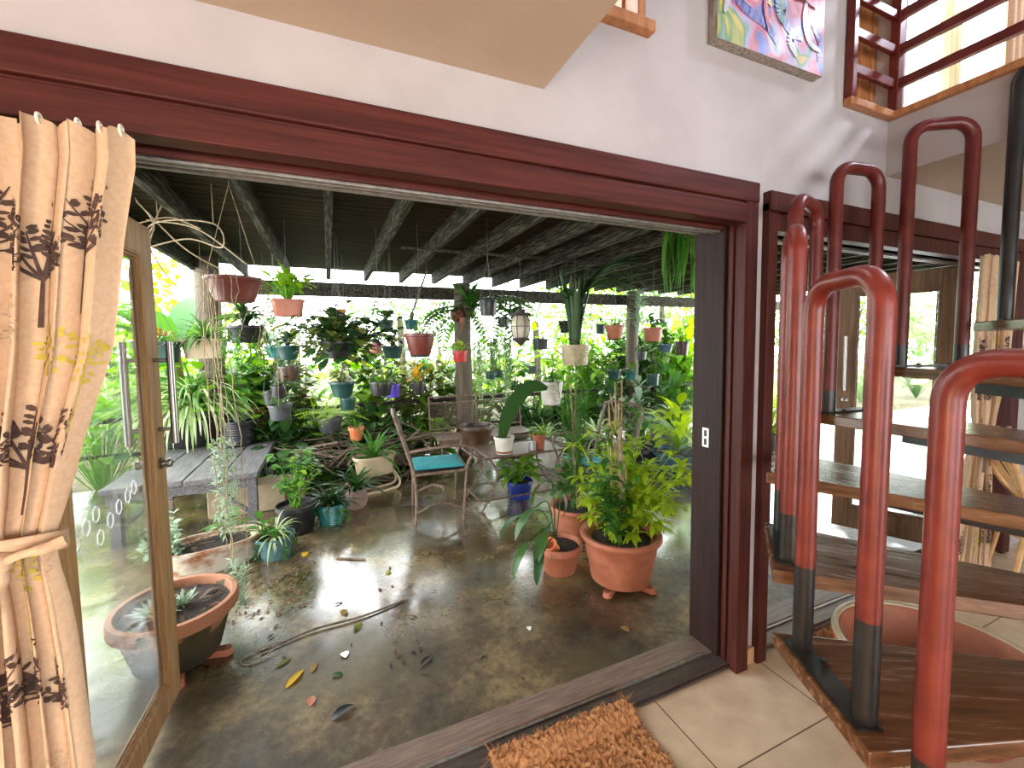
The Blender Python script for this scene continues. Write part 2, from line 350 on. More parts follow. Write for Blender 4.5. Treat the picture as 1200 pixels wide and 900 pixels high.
# timber surround of the wide doorway
head = boxes(((-2.2, 1.272, 2.088), (1.707, 1.31, 2.17)), ((-2.2, 1.287, 2.078), (1.70, 1.31, 2.09)), ((-2.2, 1.276, 2.0), (1.64, 1.34, 2.078)), ((-.74, 1.34, 2.02), (1.64, 1.54, 2.088)), ((-.74, 1.375, 1.99), (1.62, 1.385, 2.03)))
h = struct('trim_1', head, 'redwood', bevel=.004, label='dark red timber head trim over the wide open patio doorway', cat='door trim')
trk = boxes(((-.74, 1.395, 1.985), (1.62, 1.405, 2.02)), ((-.74, 1.42, 1.985), (1.62, 1.43, 2.02)), ((-.74, 1.395, 2.0), (1.62, 1.45, 2.018)), ((-.74, 1.47, 1.99), (1.62, 1.482, 2.02)))
struct('track', trk, 'alu', h)
jr = boxes(((1.622, 1.372, 0), (1.665, 1.54, 2.02)))
j = struct('trim_2', jr, 'jambwood', bevel=.003, label='dark brown right-hand jamb of the wide patio doorway', cat='door jamb')
jf = boxes(((1.632, 1.275, 0), (1.705, 1.312, 2.09)), ((1.640, 1.31, .02), (1.67, 1.334, 2.02)), ((1.630, 1.336, .02), (1.67, 1.352, 2.02)), ((1.638, 1.354, .02), (1.67, 1.37, 2.02)))
struct('architrave', jf, 'redwoodv', j, bevel=.003)
sp = boxes(((1.6185, 1.438, 1.005), (1.6222, 1.474, 1.095)))
sp = struct('strike_plate', sp, 'tin', j); struct('latch_hole_shade', boxes(((1.6178, 1.448, 1.015), (1.6186, 1.464, 1.045)), ((1.6178, 1.448, 1.055), (1.6186, 1.464, 1.085))), 'black', sp)  # black patches painted in for the darkness inside the latch holes
struct('trim_3', boxes(((-.78, 1.275, 0), (-.705, 1.5, 2.0))), 'redwoodv', bevel=.003, label='dark red timber left jamb behind the tied curtain', cat='door jamb')
s1 = struct('trim_4', boxes(((-.705, 1.415, -.03), (1.622, 1.525, .03))), 'sill', bevel=.004, label='weathered timber sill of the wide patio doorway', cat='door sill')
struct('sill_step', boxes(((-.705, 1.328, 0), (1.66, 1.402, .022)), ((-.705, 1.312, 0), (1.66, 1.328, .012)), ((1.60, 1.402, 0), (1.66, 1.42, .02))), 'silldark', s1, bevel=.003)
struct('sill_track', boxes(((-.705, 1.402, 0), (1.622, 1.414, .027))), 'alu', s1)
struct('baseboard_front', boxes(((1.705, 1.295, 0), (1.775, 1.312, .075))), 'skirt', bevel=.003)
# second doorway
t2 = struct('trim_5', boxes(((1.775, 1.278, 0), (1.835, 1.47, 2.10)), ((1.775, 1.272, 2.065), (4.38, 1.312, 2.15)), ((1.79, 1.282, 1.985), (4.3, 1.34, 2.062)), ((1.83, 1.34, 2.01), (4.25, 1.48, 2.09)), ((4.25, 1.278, 0), (4.35, 1.47, 2.07))), 'redwoodv', bevel=.003, label='dark timber surround of the doorway behind the staircase', cat='door trim')
struct('track', boxes(((1.835, 1.395, 1.975), (4.25, 1.405, 2.01)), ((1.835, 1.42, 1.975), (4.25, 1.43, 2.01)), ((1.835, 1.395, 1.99), (4.25, 1.45, 2.008))), 'alu', t2)
s2 = struct('trim_6', boxes(((1.835, 1.415, -.03), (4.25, 1.525, .03))), 'sill', bevel=.004, label='pale timber sill of the doorway behind the staircase', cat='door sill')
struct('sill_track', boxes(((1.835, 1.402, 0), (4.25, 1.414, .027)), ((1.835, 1.312, 0), (4.25, 1.328, .012))), 'alu', s2)
struct('sill_step', boxes(((1.835, 1.328, 0), (4.25, 1.402, .022))), 'sill', s2)
# glazed door leaves
def door_leaf(name, label, hinge, end, mat, st=.105, top=.12, bot=.10, z0=.028, z1=1.985, th=.042):
    d = V((end[0]-hinge[0], end[1]-hinge[1], 0)); W = d.length
    root = thing(name, label, 'glass door', (hinge[0], hinge[1], 0), None, math.atan2(d.y, d.x)); root['kind'] = 'structure'
    for n_, a, b in (('hinge_stile', (0, z0), (st, z1)), ('lock_stile', (W-st, z0), (W, z1)), ('top_rail', (st, z1-top), (W-st, z1)), ('bottom_rail', (st, z0), (W-st, z0+bot))):
        MB().box((a[0], -th/2, a[1]), (b[0], th/2, b[1])).build(n_, mat, root, bevel=.004)
    bd = MB()
    x0, x1, y0, y1 = st, W-st, z0+bot, z1-top
    for k, (o, hgt) in enumerate(((0, .019), (.009, .012), (.018, .006))):
        for s in (-1, 1):
            ya, yb = sorted((s*.004, s*hgt))
            for a, b in (((x0+o, y0+o), (x0+o+.008, y1-o)), ((x1-o-.008, y0+o), (x1-o, y1-o)), ((x0+o, y0+o), (x1-o, y0+o+.008)), ((x0+o, y1-o-.008), (x1-o, y1-o))):
                bd.box((a[0], ya, a[1]), (b[0], yb, b[1]))
    bd.build('glazing_bead', mat, root, bevel=.001)
    MB().box((x0, -.003, y0), (x1, .003, y1)).build('glass_pane', 'glass', root, smooth=0)
    for s in (-1, 1):
        hb = MB(); y = s*(th/2+.055); x = W-.055
        hb.tube([(x, y, 1.115), (x, y, 1.53)], .0135, 12)
        for z in (1.175, 1.455): hb.tube([(x, s*th/2, z), (x, y, z)], .008, 10)
        hb.build('pull_bar', 'steel', root)
        kb = MB(); kb.lathe([(.024, 0), (.024, .006), (.014, .008), (.013, .022), (.018, .026), (.018, .036), (.012, .04)], 18)
        o = kb.build('lock_knob', 'steel', root, (x, s*th/2, 1.035)); o.rotation_euler.x = -s*PI/2
    return root
d1 = door_leaf('door_1', 'open honey timber glass door with steel bar beside the tied curtain', (-.688, 1.425), (-.664, 2.186), 'honey')
hx = MB()
for k, (y, z) in enumerate([(.14, .952), (.20, .975), (.255, .995), (.27, .915), (.335, .945), (.395, .968), (.46, .985), (.51, 1.0)]):
    pts = [(y+.02*math.cos(a), -.0046, z+.026*math.sin(a)) for a in [PI/6+i*PI/3 for i in range(6)]]
    for i in range(6): hx.tube([pts[i], pts[(i+1) % 6]], .0016, 4)
hx.build('hexagon_decal', 'sticker', d1)
door_leaf('door_3', 'second honey timber door leaf folded back outside, seen through the first', (-1.12, 1.60), (-1.06, 2.35), 'honey')
door_leaf('door_2', 'brown timber glass door standing open behind the red stair rails', (3.95, 1.445), (3.68, 2.05), 'door2', st=.10, top=.13, bot=.16)

# curtains ---------------------------------------------------------------
def lerp_tab(tab, z):
    for (z0, a), (z1, b) in zip(tab, tab[1:]):
        if z0 >= z >= z1: return a+(b-a)*(z0-z)/(z0-z1)
    return tab[-1][1] if z < tab[-1][0] else tab[0][1]
def curtain(label, XL, XR, ztop, zbot, tie, waves, amp, y0, cw, trees, seed, ringx):
    rg = random.Random(seed); ph = [rg.uniform(0, 6.28) for _ in range(4)]
    def P(s, z):
        xl, xr = lerp_tab(XL, z), lerp_tab(XR, z); w = xr-xl
        pin = 1-.45*math.exp(-((z-tie)/.09)**2)
        q = s+.018*math.sin(2*PI*s*3+ph[0])+.02*math.sin(z*2.1+ph[1]+4*s)*(s*(1-s))*4
        a = 2*PI*waves*q+ph[2]; A = amp*pin*(.75+.35*math.sin(5*s+ph[3]))
        return V((xl+w*q+.35*A*math.sin(2*a), y0-A*math.sin(a)-.3*A*math.sin(2.3*a+z*1.5)-.012*(1-pin)*2, z))
    root = thing('curtain', label, 'curtain', (lerp_tab(XL, 1.0), y0, 0)); O = V(root.location)
    m = MB(); NS, NZ = 180, 60
    for j in range(NZ+1):
        z = ztop+(zbot-ztop)*j/NZ
        for i in range(NS+1):
            p = P(i/NS, z)
            if j == 0: p.z += .006*math.sin(i*.55)
            m.v.append(tuple(p-O))
    for j in range(NZ):
        for i in range(NS):
            a = j*(NS+1)+i; m.f.append((a, a+1, a+NS+2, a+NS+1)); m.mi.append(0)
    def onto(c, z):
        s = c/cw; e = .004
        p = P(s, z); t1 = P(s+e, z)-p; t2 = P(s, z+.01)-p; n = t1.cross(t2).normalized()
        if n.y > 0: n = -n
        return p+n*.0022-O
    def poly(pts):
        if min(p[0] for p in pts) < .004*cw or max(p[0] for p in pts) > .992*cw or min(p[1] for p in pts) < zbot+.01 or max(p[1] for p in pts) > ztop-.01: return
        m.add([onto(*p) for p in pts], [tuple(range(len(pts)))])
    def seg(c0, z0, c1, z1, w0, w1, n=6):
        dx, dz = c1-c0, z1-z0; l = math.hypot(dx, dz) or 1; nx, nz = -dz/l/2, dx/l/2
        for k in range(n):
            a, b = k/n, (k+1)/n; wa, wb_ = w0+(w1-w0)*a, w0+(w1-w0)*b
            poly([(c0+dx*a+nx*wa, z0+dz*a+nz*wa), (c0+dx*a-nx*wa, z0+dz*a-nz*wa), (c0+dx*b-nx*wb_, z0+dz*b-nz*wb_), (c0+dx*b+nx*wb_, z0+dz*b+nz*wb_)])
    def blob(c, z, l, w, ang, n=6):
        ca, sa = math.cos(ang), math.sin(ang)
        poly([(c+ca*l*.5*math.cos(t)-sa*w*.5*math.sin(t), z+sa*l*.5*math.cos(t)+ca*w*.5*math.sin(t)) for t in [2*PI*i/n for i in range(n)]])
    for c, zb, hgt, kind in trees:
        if kind == 'dark':
            m.m = 1; ct = zb+hgt*.42; tw = .020 if rg.random() < .6 else .006
            m.m = 4 if tw > .01 else 1
            seg(c, zb, c, ct, tw, tw*.6, 8); m.m = 1
            for k in range(9):
                a = PI/2+(k-4)*.27+rg.uniform(-.1, .1); L = hgt*rg.uniform(.36, .56)*(1-.25*abs(k-4)/4)
                c1, z1 = c+math.cos(a)*L*.5, ct+math.sin(a)*L*.5; c2, z2 = c1+math.cos(a-.2*(k-4)/4)*L*.5, z1+math.sin(a+.15)*L*.5
                seg(c, ct-.01, c1, z1, .0045, .003, 4); seg(c1, z1, c2, z2, .003, .0015, 4)
                for t in range(16):
                    u = rg.uniform(.25, 1.05); px_, pz_ = (c+(c1-c)*u*2, ct+(z1-ct)*u*2) if u < .5 else (c1+(c2-c1)*(u*2-1), z1+(z2-z1)*(u*2-1))
                    s_ = rg.choice((-1, 1)); aa = a+s_*.8
                    blob(px_+math.cos(aa)*.009, pz_+math.sin(aa)*.009, .0145, .0078, aa)
        elif kind == 'taupe':
            m.m = 2; seg(c, zb, c, zb+hgt*.7, .008, .005, 8)
            for k in range(120):
                a = rg.uniform(0, 2*PI); r = hgt*.24*math.sqrt(rg.random()); blob(c+r*math.cos(a), zb+hgt*.76+r*.9*math.sin(a), .007, .005, a, 5)
        elif kind == 'lime':
            m.m = 3; seg(c, zb, c, zb+hgt*.5, .010, .006, 6)
            for k in range(60):
                a = rg.uniform(0, 2*PI); r = hgt*.22*math.sqrt(rg.random()); blob(c+1.4*r*math.cos(a), zb+hgt*.6+r*math.sin(a), .014, .008, a, 6)
        else:
            m.m = 3
            for k in range(10): blob(c+.02*math.sin(k), zb+k*hgt/10, .07, .04, .5)
    m.build('cloth', ['cloth', 'p_brown', 'p_taupe', 'p_lime', 'p_grey'], root, smooth=180)
    # tie band
    tb = MB(); xl, xr = lerp_tab(XL, tie), lerp_tab(XR, tie)
    cx_, rx = (xl+xr)/2, (xr-xl)/2+.012
    for zz in (-.012, .0, .012):
        tb.tube([(cx_+rx*math.cos(a)-O.x, .052*math.sin(a)-.004, tie+zz+.03*math.sin(a*.5)+.012*math.cos(a)) for a in [2*PI*i/26 for i in range(26)]], .009, 6, True)
    kx = xr-.06-O.x
    tb.lathe([(.006, -.02), (.02, -.012), (.024, 0), (.02, .014), (.006, .022)], 12, (kx, -.062, tie))
    tb.tube(curve_pts([(kx, -.062, tie), (kx+.04, -.075, tie+.018), (kx+.075, -.068, tie+.022), (kx+.10, -.06, tie+.03)], 5), [.009]*8+[.012]*8, 6)
    tb.tube(curve_pts([(kx, -.062, tie), (kx+.012, -.075, tie-.03), (kx-.02, -.07, tie-.07), (kx-.015, -.065, tie-.11)], 5), [.010]*8+[.006]*8, 6)
    tb.build('tieback', 'cloth', root, smooth=60)
    for x in ringx:
        r = MB(); r.tube([(x-O.x, .009*math.sin(a), ztop+.004+.010*math.cos(a)) for a in [2*PI*i/14 for i in range(14)]], .003, 6, True); r.build('hook', 'ivory', root)
    return root
tr = []
rg = random.Random(3)
for row, z in enumerate((1.62, 1.40, 1.18, .93, .68, .43, .2, .02)):
    for k in range(9):
        tr.append((.10+k*.155+(.07 if row % 2 else 0), z-.05+R(-.03, .03), R(.24, .31), ('dark', 'taupe', 'dark', 'lime', 'dark', 'lime')[(k*2+row) % 6]))
curtain('cream curtain printed with trees, tied back beside the honey glass door', [(2, -1.02), (1.5, -.98), (1.09, -.83), (.9, -.86), (0, -.95)],
        [(2, -.368), (1.9, -.372), (1.75, -.40), (1.5, -.435), (1.3, -.50), (1.12, -.545), (1.05, -.548), (.85, -.535), (.6, -.525), (0, -.50)], 1.965, .03, 1.085, 10, .045, 1.195, 1.5, tr, 5,
        [-.72, -.62, -.52, -.46, -.425, -.39])
tr2 = [(.1+.16*(k % 5)+(.07 if (k//5) % 2 else 0), .1+.3*(k//5), .28, ('dark', 'taupe', 'lime', 'dark')[k % 4]) for k in range(30)]
curtain('cream printed curtain hanging behind the upper stair treads by the light switch', [(2, 3.46), (1.4, 3.45), (.95, 3.48), (0, 3.26)], [(2, 3.92), (1.3, 3.88), (.95, 3.72), (0, 3.80)], 1.975, .03, .93, 7, .03, 1.20, .9, tr2, 9, [3.55, 3.65, 3.75, 3.85])

# painting ---------------------------------------------------------------
pt = thing('painting', 'colourful abstract canvas hanging high on the white wall', 'painting', (1.755, YW-.045, 2.68))
cv = MB(); cv.box((-.325, 0, 0), (.325, .042, .62)); cv.build('canvas', 'canvasedge', pt, smooth=0)
st = MB(); st.add([(-.325, -.001, 0), (.325, -.001, 0), (.325, -.001, .62), (-.325, -.001, .62)], [(0, 1, 2, 3)])
rg = random.Random(12)
def stroke(pts, w, mi):
    st.m = mi; c = curve_pts([(x, -.002-.0006*mi, z) for x, z in pts], 6); n = len(c)
    for i in range(n-1):
        wa, wb_ = [w*math.sin(PI*(.12+.76*k/(n-1))) for k in (i, i+1)]
        t = (c[i+1]-c[i]).normalized(); nn = V((-t.z, 0, t.x))
        st.add([c[i]+nn*wa, c[i]-nn*wa, c[i+1]-nn*wb_, c[i+1]+nn*wb_], [(0, 1, 2, 3)])
for pts, w, mi in [([(-.28, .26), (-.2, .16), (-.05, .12), (.02, .06)], .022, 1), ([(-.28, .5), (-.24, .36), (-.26, .24)], .04, 2), ([(-.14, .52), (-.10, .40), (-.04, .34)], .05, 2), ([(-.22, .3), (-.1, .26), (-.02, .2)], .022, 2), ([(.10, .52), (.18, .40), (.27, .34)], .075, 3), ([(.02, .5), (.06, .4), (.08, .3)], .035, 3), ([(-.28, .44), (-.2, .4), (-.16, .3)], .02, 3),
                   ([(.20, .3), (.19, .2), (.23, .12), (.30, .10)], .018, 4), ([(-.1, .33), (.0, .22), (.1, .14), (.18, .12)], .025, 1), ([(.02, .42), (.04, .3), (.03, .2), (.06, .15)], .035, 6),
                   ([(.12, .28), (.18, .31), (.27, .28)], .035, 7), ([(-.1, .22), (-.08, .3), (-.12, .38)], .03, 7), ([(-.02, .3), (-.06, .2), (-.04, .1)], .012, 5), ([(.15, .16), (.1, .1), (.14, .04)], .02, 4), ([(.24, .2), (.3, .14), (.29, .06)], .02, 1), ([(-.28, .36), (-.26, .22), (-.29, .1)], .02, 4)]:
    stroke(pts, w, mi)
st.build('painted_face', ['paint', 'pa', 'pb', 'pc', 'pd', 'pe', 'pf', 'pg'], pt, smooth=0)

# upper windows and balcony rail -------------------------------------------
def window(name, x0, x1, z0, z1, mull, mat, label):
    root = thing(name, label, 'window', (x0, 1.4, z0)); root['kind'] = 'structure'
    W, H = x1-x0, z1-z0; fr = .04
    boxes(((0, -.03, 0), (fr, .04, H)), ((W-fr, -.03, 0), (W, .04, H)), ((fr, -.03, 0), (W-fr, .04, fr)), ((fr, -.03, H-fr), (W-fr, .04, H)), *[((m-.03, -.025, fr), (m+.03, .035, H-fr)) for m in mull]).build('window_frame', mat, root, bevel=.003)
    MB().box((fr, .004, fr), (W-fr, .008, H-fr)).build('glass_pane', 'glass', root, smooth=0)
    return root
w1 = window('window_1', .47, 1.10, 2.665, 3.69, [], 'orange', 'orange timber upper window cut off above the beige soffit')
boxes(((-.02, -.13, -.04), (.665, -.03, .0)), ((.60, -.11, 0), (.635, -.03, 1.02))).build('window_sill', 'orange', w1, bevel=.004)
w2 = window('window_2', 2.345, 2.70, 2.655, 4.19, [.05, .255], 'orange', 'narrow orange upper window slot beside the balcony corner post')
boxes(((.165, -.02, .04), (.315, .03, 1.49)), ((.04, -.02, .04), (.075, .03, 1.49))).build('lining', 'orange', w2)
n = MAT; MAT['paleyellow'] = noisy('pale_yellow_frame', (.55, .46, .2), (.65, .56, .28), 10, .5)
w3 = window('window_3', 2.845, 4.39, 2.65, 4.19, [.64, .70], 'paleyellow', 'large bright upper window behind the balcony rails')
cu = MB(); xs = [3.92+.012*i for i in range(40)]
for j in range(13):
    z = 4.19-j*.125
    for i, x in enumerate(xs): cu.v.append((x-.06*math.exp(-j*.25)*(i < 20), 1.30+.02*math.sin(i*.9), z))
for j in range(12):
    for i in range(39): a = j*40+i; cu.f.append((a, a+1, a+41, a+40)); cu.mi.append(0)
o = cu.build('upstairs_curtain', 'cloth', None, smooth=180); tag(o, 'peach upstairs curtain beside the large bright upper window', 'curtain')
bl = thing('balcony_railing', 'dark red timber balcony railing with corner post at the upper floor', 'railing', (2.70, 1.30, 2.62))
boxes(((-.03, -5.2, 0), (.03, -.012, .035)), ((-.385, -.03, 0), (.03, .008, .035))).build('base_trim', 'orange', bl, bevel=.004)
boxes(((-.022, -.035, .035), (.028, .006, 1.15))).build('post', 'darkred', bl, bevel=.004)
boxes(((-.022, -2.6, .035), (.028, -2.55, 1.15))).build('post', 'darkred', bl, bevel=.004)
boxes(((-.385, -.03, .035), (-.35, .006, 1.15))).build('end_post', 'darkred', bl, bevel=.004)
for k in range(6):
    z = .15+k*.165
    boxes(((-.014, -5.2, z), (.02, -.03, z+.042)), ((-.36, -.024, z), (-.02, 0, z+.042))).build('rail', 'darkred', bl, bevel=.003)

# spiral staircase -----------------------------------------------------------
SC = V((2.001, .224, 0)); SR, SZ, SRI, SA, SST, SDL, SDF, SDB, SH = .986, .599, .195, 2.657, .41, .131, .208, .194, 1.053
stair = thing('spiral_staircase', 'spiral staircase with timber wedge treads and red looped tube rails', 'staircase', SC)
pm = MB(); pm.tube([(0, 0, 0), (0, 0, 3.4)], .045, 20); pm.build('centre_pole', 'black', stair)
tubes = {-2: ('red', .2), -1: ('red', .25), 0: ('red', .25), 1: ('red', .26), 2: ('red', .165), 3: ('darkred', .17), 4: ('darkred', .1), 5: ('darkred', .10), 6: ('black', .1), 7: ('black', .1), 8: ('black', .1)}  # darker loops are the same red with shade put into the colour
for i in range(-1, 9):
    a = SA-SST*(i-1); z = SZ+SRI*(i-1)
    m = MB(); th = .042
    ro = SR; pts = [(.035, .07), (ro*math.cos(SDF), ro*math.sin(SDF)), (ro*math.cos(SDB), -ro*math.sin(SDB)), (.035, -.07)]
    vs = [(x, y, -th) for x, y in pts]+[(x, y, 0) for x, y in pts]
    m.add(vs, [(0, 1, 2, 3), (7, 6, 5, 4), (0, 4, 5, 1), (1, 5, 6, 2), (2, 6, 7, 3), (3, 7, 4, 0)])
    t = m.build('tread', 'tread', stair, (0, 0, z), smooth=0, bevel=.004); t.rotation_euler.z = a
    br = boxes(((.04, -.028, -.10), (.72, -.02, -th)), ((.04, -.028, -th-.006), (.8, .045, -th)))
    br.tube([(.045, 0, -.11), (.045, 0, -.0)], .06, 16)
    br.build('bracket', 'black', t)
    # rail loop
    rl = SR-.06; L = [V((rl*math.cos(s*SDL), rl*math.sin(s*SDL), 0)) for s in (1, -1)]
    wdt = (L[0]-L[1]).length; cr_ = min(.075, wdt*.42); dirn = (L[1]-L[0]).normalized()
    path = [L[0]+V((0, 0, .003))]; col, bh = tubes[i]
    path += [L[0]+V((0, 0, bh*.97)), L[0]+V((0, 0, bh))]
    for k in range(1, 6): path.append(L[0]+V((0, 0, bh+(SH-cr_-bh)*k/6)))
    for k in range(9): b = PI/2*k/8; path.append(L[0]+dirn*(cr_*(1-math.cos(b)))+V((0, 0, SH-cr_+cr_*math.sin(b))))
    for k in range(9): b = PI/2*(1-k/8); path.append(L[1]-dirn*(cr_*(1-math.cos(b)))+V((0, 0, SH-cr_+cr_*math.sin(b))))
    for k in range(1, 6): path.append(L[1]+V((0, 0, SH-cr_-(SH-cr_-bh)*k/6)))
    path += [L[1]+V((0, 0, bh)), L[1]+V((0, 0, bh*.97)), L[1]+V((0, 0, .003))]
    rm = MB(); rm.tube(path, .0255, 16)
    n_ = len(path); rm.mi = [1 if (q//16 < 1 or q//16 >= n_-2) else 0 for q in range(len(rm.f))]
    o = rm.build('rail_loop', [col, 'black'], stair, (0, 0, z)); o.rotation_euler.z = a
    bp = boxes(((rl-.03, -rl*math.sin(SDL)-.03, 0), (rl+.03, rl*math.sin(SDL)+.03, .006)))
    for s in (-1, 1):
        bp.tube([(rl*math.cos(SDL)-.022, s*.06, .006), (rl*math.cos(SDL)-.022, s*.06, .014)], .009, 6)
    bp.build('base_plate', 'black', o)

# big terracotta bowl, mats, switch, cane chair
bw = MB(); bw.lathe([(.0, 0), (.17, 0), (.20, .01), (.30, .16), (.325, .22), (.325, .235), (.345, .24), (.345, .262), (.315, .264), (.305, .25), (.28, .15), (.18, .04), (0, .035)], 48)
tb = thing('terracotta_bowl', 'large empty terracotta bowl standing under the spiral stair treads', 'bowl', (2.17, .80, 0))
o = bw.build('bowl', 'terra', tb); rb = MB(); rb.tube([(.332*math.cos(a), .332*math.sin(a), .262) for a in [2*PI*i/56 for i in range(56)]], .014, 8, True); rb.build('rim', 'cream', tb)
def mat_mesh(w, d, step, seed, sillfn=None):
    rg = random.Random(seed); m = MB(); nx, ny = int(w/step), int(d/step)
    for j in range(ny+1):
        for i in range(nx+1):
            x = -w/2+w*i/nx+rg.uniform(-.4, .4)*step; y = -d/2+d*j/ny+rg.uniform(-.4, .4)*step
            e = i in (0, nx) or j in (0, ny)
            m.v.append((x, y, (0.004 if e else rg.uniform(.014, .028))+(sillfn(x, y) if sillfn else 0)))
    for j in range(ny):
        for i in range(nx): a = j*(nx+1)+i; m.f.append((a, a+1, a+nx+2, a+nx+1)); m.mi.append(0)
    for k in range(int((w+d)*2*90)+900):
        q = rg.random()
        if k < (w+d)*2*90:
            t = rg.random()*2*(w+d)
            if t < w: p, dd = V((t-w/2, d/2, 0)), V((0, 1, 0))
            elif t < 2*w: p, dd = V((t-w-w/2, -d/2, 0)), V((0, -1, 0))
            elif t < 2*w+d: p, dd = V((w/2, t-2*w-d/2, 0)), V((1, 0, 0))
            else: p, dd = V((-w/2, t-2*w-d-d/2, 0)), V((-1, 0, 0))
            cn = 1+1.3*(abs(abs(p.x)-w/2) < .03 and abs(abs(p.y)-d/2) < .03); L = rg.uniform(.010, .030)*cn
        else:
            p, dd = V((rg.uniform(-w/2, w/2), rg.uniform(-d/2, d/2), .012)), V((rg.uniform(-1, 1), rg.uniform(-1, 1), .9)); L = rg.uniform(.01, .022)
        p.z += .008+(sillfn(p.x, p.y) if sillfn else 0); dd = (dd+V((rg.uniform(-.5, .5), rg.uniform(-.5, .5), rg.uniform(-.1, .35)))).normalized()
        s = dd.cross(V((0, 0, 1))).normalized()*.0022
        m.add([p+s, p-s, p+dd*L], [(0, 1, 2)])
    return m
sf = lambda x, y: .032*min(1, max(0, (y-.20)/.05))
mo = mat_mesh(.60, .62, .0095, 4, lambda x, y: sf(x, y)).build('doormat', 'coir', None, (.765, 1.04, 0), smooth=0); mo.rotation_euler.z = -.02
tag(mo, 'shaggy orange coir doormat lying against the wide doorway sill', 'doormat')
mo = mat_mesh(.55, .34, .012, 5).build('doormat', 'coir', None, (2.36, 1.125, 0), smooth=0)
tag(mo, 'coir doormat half hidden behind the terracotta bowl by the far doorway', 'doormat')
sw = thing('light_switch', 'ivory light switch on the wall beyond the far curtain', 'light switch', (4.41, 1.31, 1.45))
MB().box((-.035, -.01, 0), (.035, 0, .115)).build('plate', 'ivory', sw, bevel=.004); MB().box((-.012, -.014, .045), (.012, -.01, .07)).build('rocker', 'ivory', sw, bevel=.002)
cc = thing('cane_chair', 'cane chair with bent hoop back at the edge beside the far curtain', 'chair', (3.72, .78, 0), None, .5)
m = MB()
m.tube([(.27*math.cos(a), .1+.27*math.sin(a), .42) for a in [2*PI*i/28 for i in range(28)]], .014, 8, True); m.build('seat_ring', 'cane', cc)
MB().lathe([(0, .415), (.26, .415), (.26, .428), (0, .43)], 28, (0, .1, 0)).build('seat', 'cane', cc)
for sx in (-1, 1):
    for sy in (0, 1):
        MB().tube([(sx*.2, .1+(.2 if sy else -.2), .42), (sx*.235, .1+(.26 if sy else -.25), 0)], .014, 8).build('leg', 'cane', cc)
for k, (hw, hz) in enumerate(((.27, .92), (.23, .86), (.19, .80))):
    MB().tube(curve_pts([(-hw, .12, .42), (-hw*1.02, .3, .62), (-hw*.8, .36, hz-.08), (0, .39, hz), (hw*.8, .36, hz-.08), (hw*1.02, .3, .62), (hw, .12, .42)], 6), .013, 8).build('back_hoop', 'cane', cc)
# ------------------------------------------------------------------ the patio
PZ = -.03
struct('floor_patio', boxes(((-4, 1.415, -.2), (8.5, 5.95, PZ))), 'concrete', label='wet concrete patio floor under the timber roof', cat='floor')
MAT['dirt'] = noisy('leafy_dirt', (.03, .022, .013), (.12, .10, .04), 14, .95, .5)
struct('ground_garden', boxes(((-25, 5.95, -.3), (35, 45, -.14))), 'dirt')
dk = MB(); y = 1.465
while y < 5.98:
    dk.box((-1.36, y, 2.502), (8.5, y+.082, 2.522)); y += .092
dk.box((-1.36, 1.465, 2.524), (8.5, 5.98, 2.55))  # backing sheet added so no light leaks between the boards
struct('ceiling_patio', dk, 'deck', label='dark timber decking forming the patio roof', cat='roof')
for k in range(21):
    x = -1.3075+.4475*k
    struct('roof_rafter', boxes(((x-.024, 1.47, 2.352+.003*math.sin(k*2.2)), (x+.024, 5.93, 2.50))), 'rafter', bevel=.003)
struct('roof_beam', boxes(((-1.22, 5.80, 2.13), (8.5, 5.87, 2.30))), 'rafter', bevel=.004)
def post(x, y, r, zt, label):
    m = MB(); m.tube([(0, 0, PZ-.005), (.004, 0, .8), (-.004, .003, 1.6), (0, 0, zt)], [r*1.03, r, r*.98, r*.95], 22)
    o = m.build('patio_post', 'post', None, (x, y, 0)); o['kind'] = 'structure'; o['label'] = label; o['category'] = 'post'; return o
P0 = at_y(244, 350, 5.68); P1 = at_y(543, 420, 5.68); P2 = at_y(741, 380, 5.68)
post(P0.x, 5.68, .125, 2.5, 'round timber post at the banana leaf end of the patio')
post(P1.x, 5.68, .118, 2.34, 'round timber post behind the mesh bench')
post(P2.x, 5.68, .10, 2.34, 'round timber post with a pale spiky air plant')
pp = MB(); pa = at_z(470, 290, 2.335); pb = at_z(745, 322, 2.335)
pp.tube([(pa.x, pa.y, 2.335), (pa.x+2.4, pa.y, 2.335)], .014, 8); o = pp.build('conduit_pipe', 'rafter'); tag(o, 'thin pipe running across the rafters under the patio roof', 'pipe')
struct('garden_rail', boxes(((-3, 5.9, .70), (8.4, 5.94, .75)), ((-3, 5.9, .32), (8.4, 5.93, .36)), *[((x-.03, 5.89, -.2), (x+.03, 5.95, .78)) for x in (-2.6, -.6, 1.3, 3.3, 5.3, 7.3)]), 'jambwood', label='dark rail along the garden edge of the patio', cat='railing')

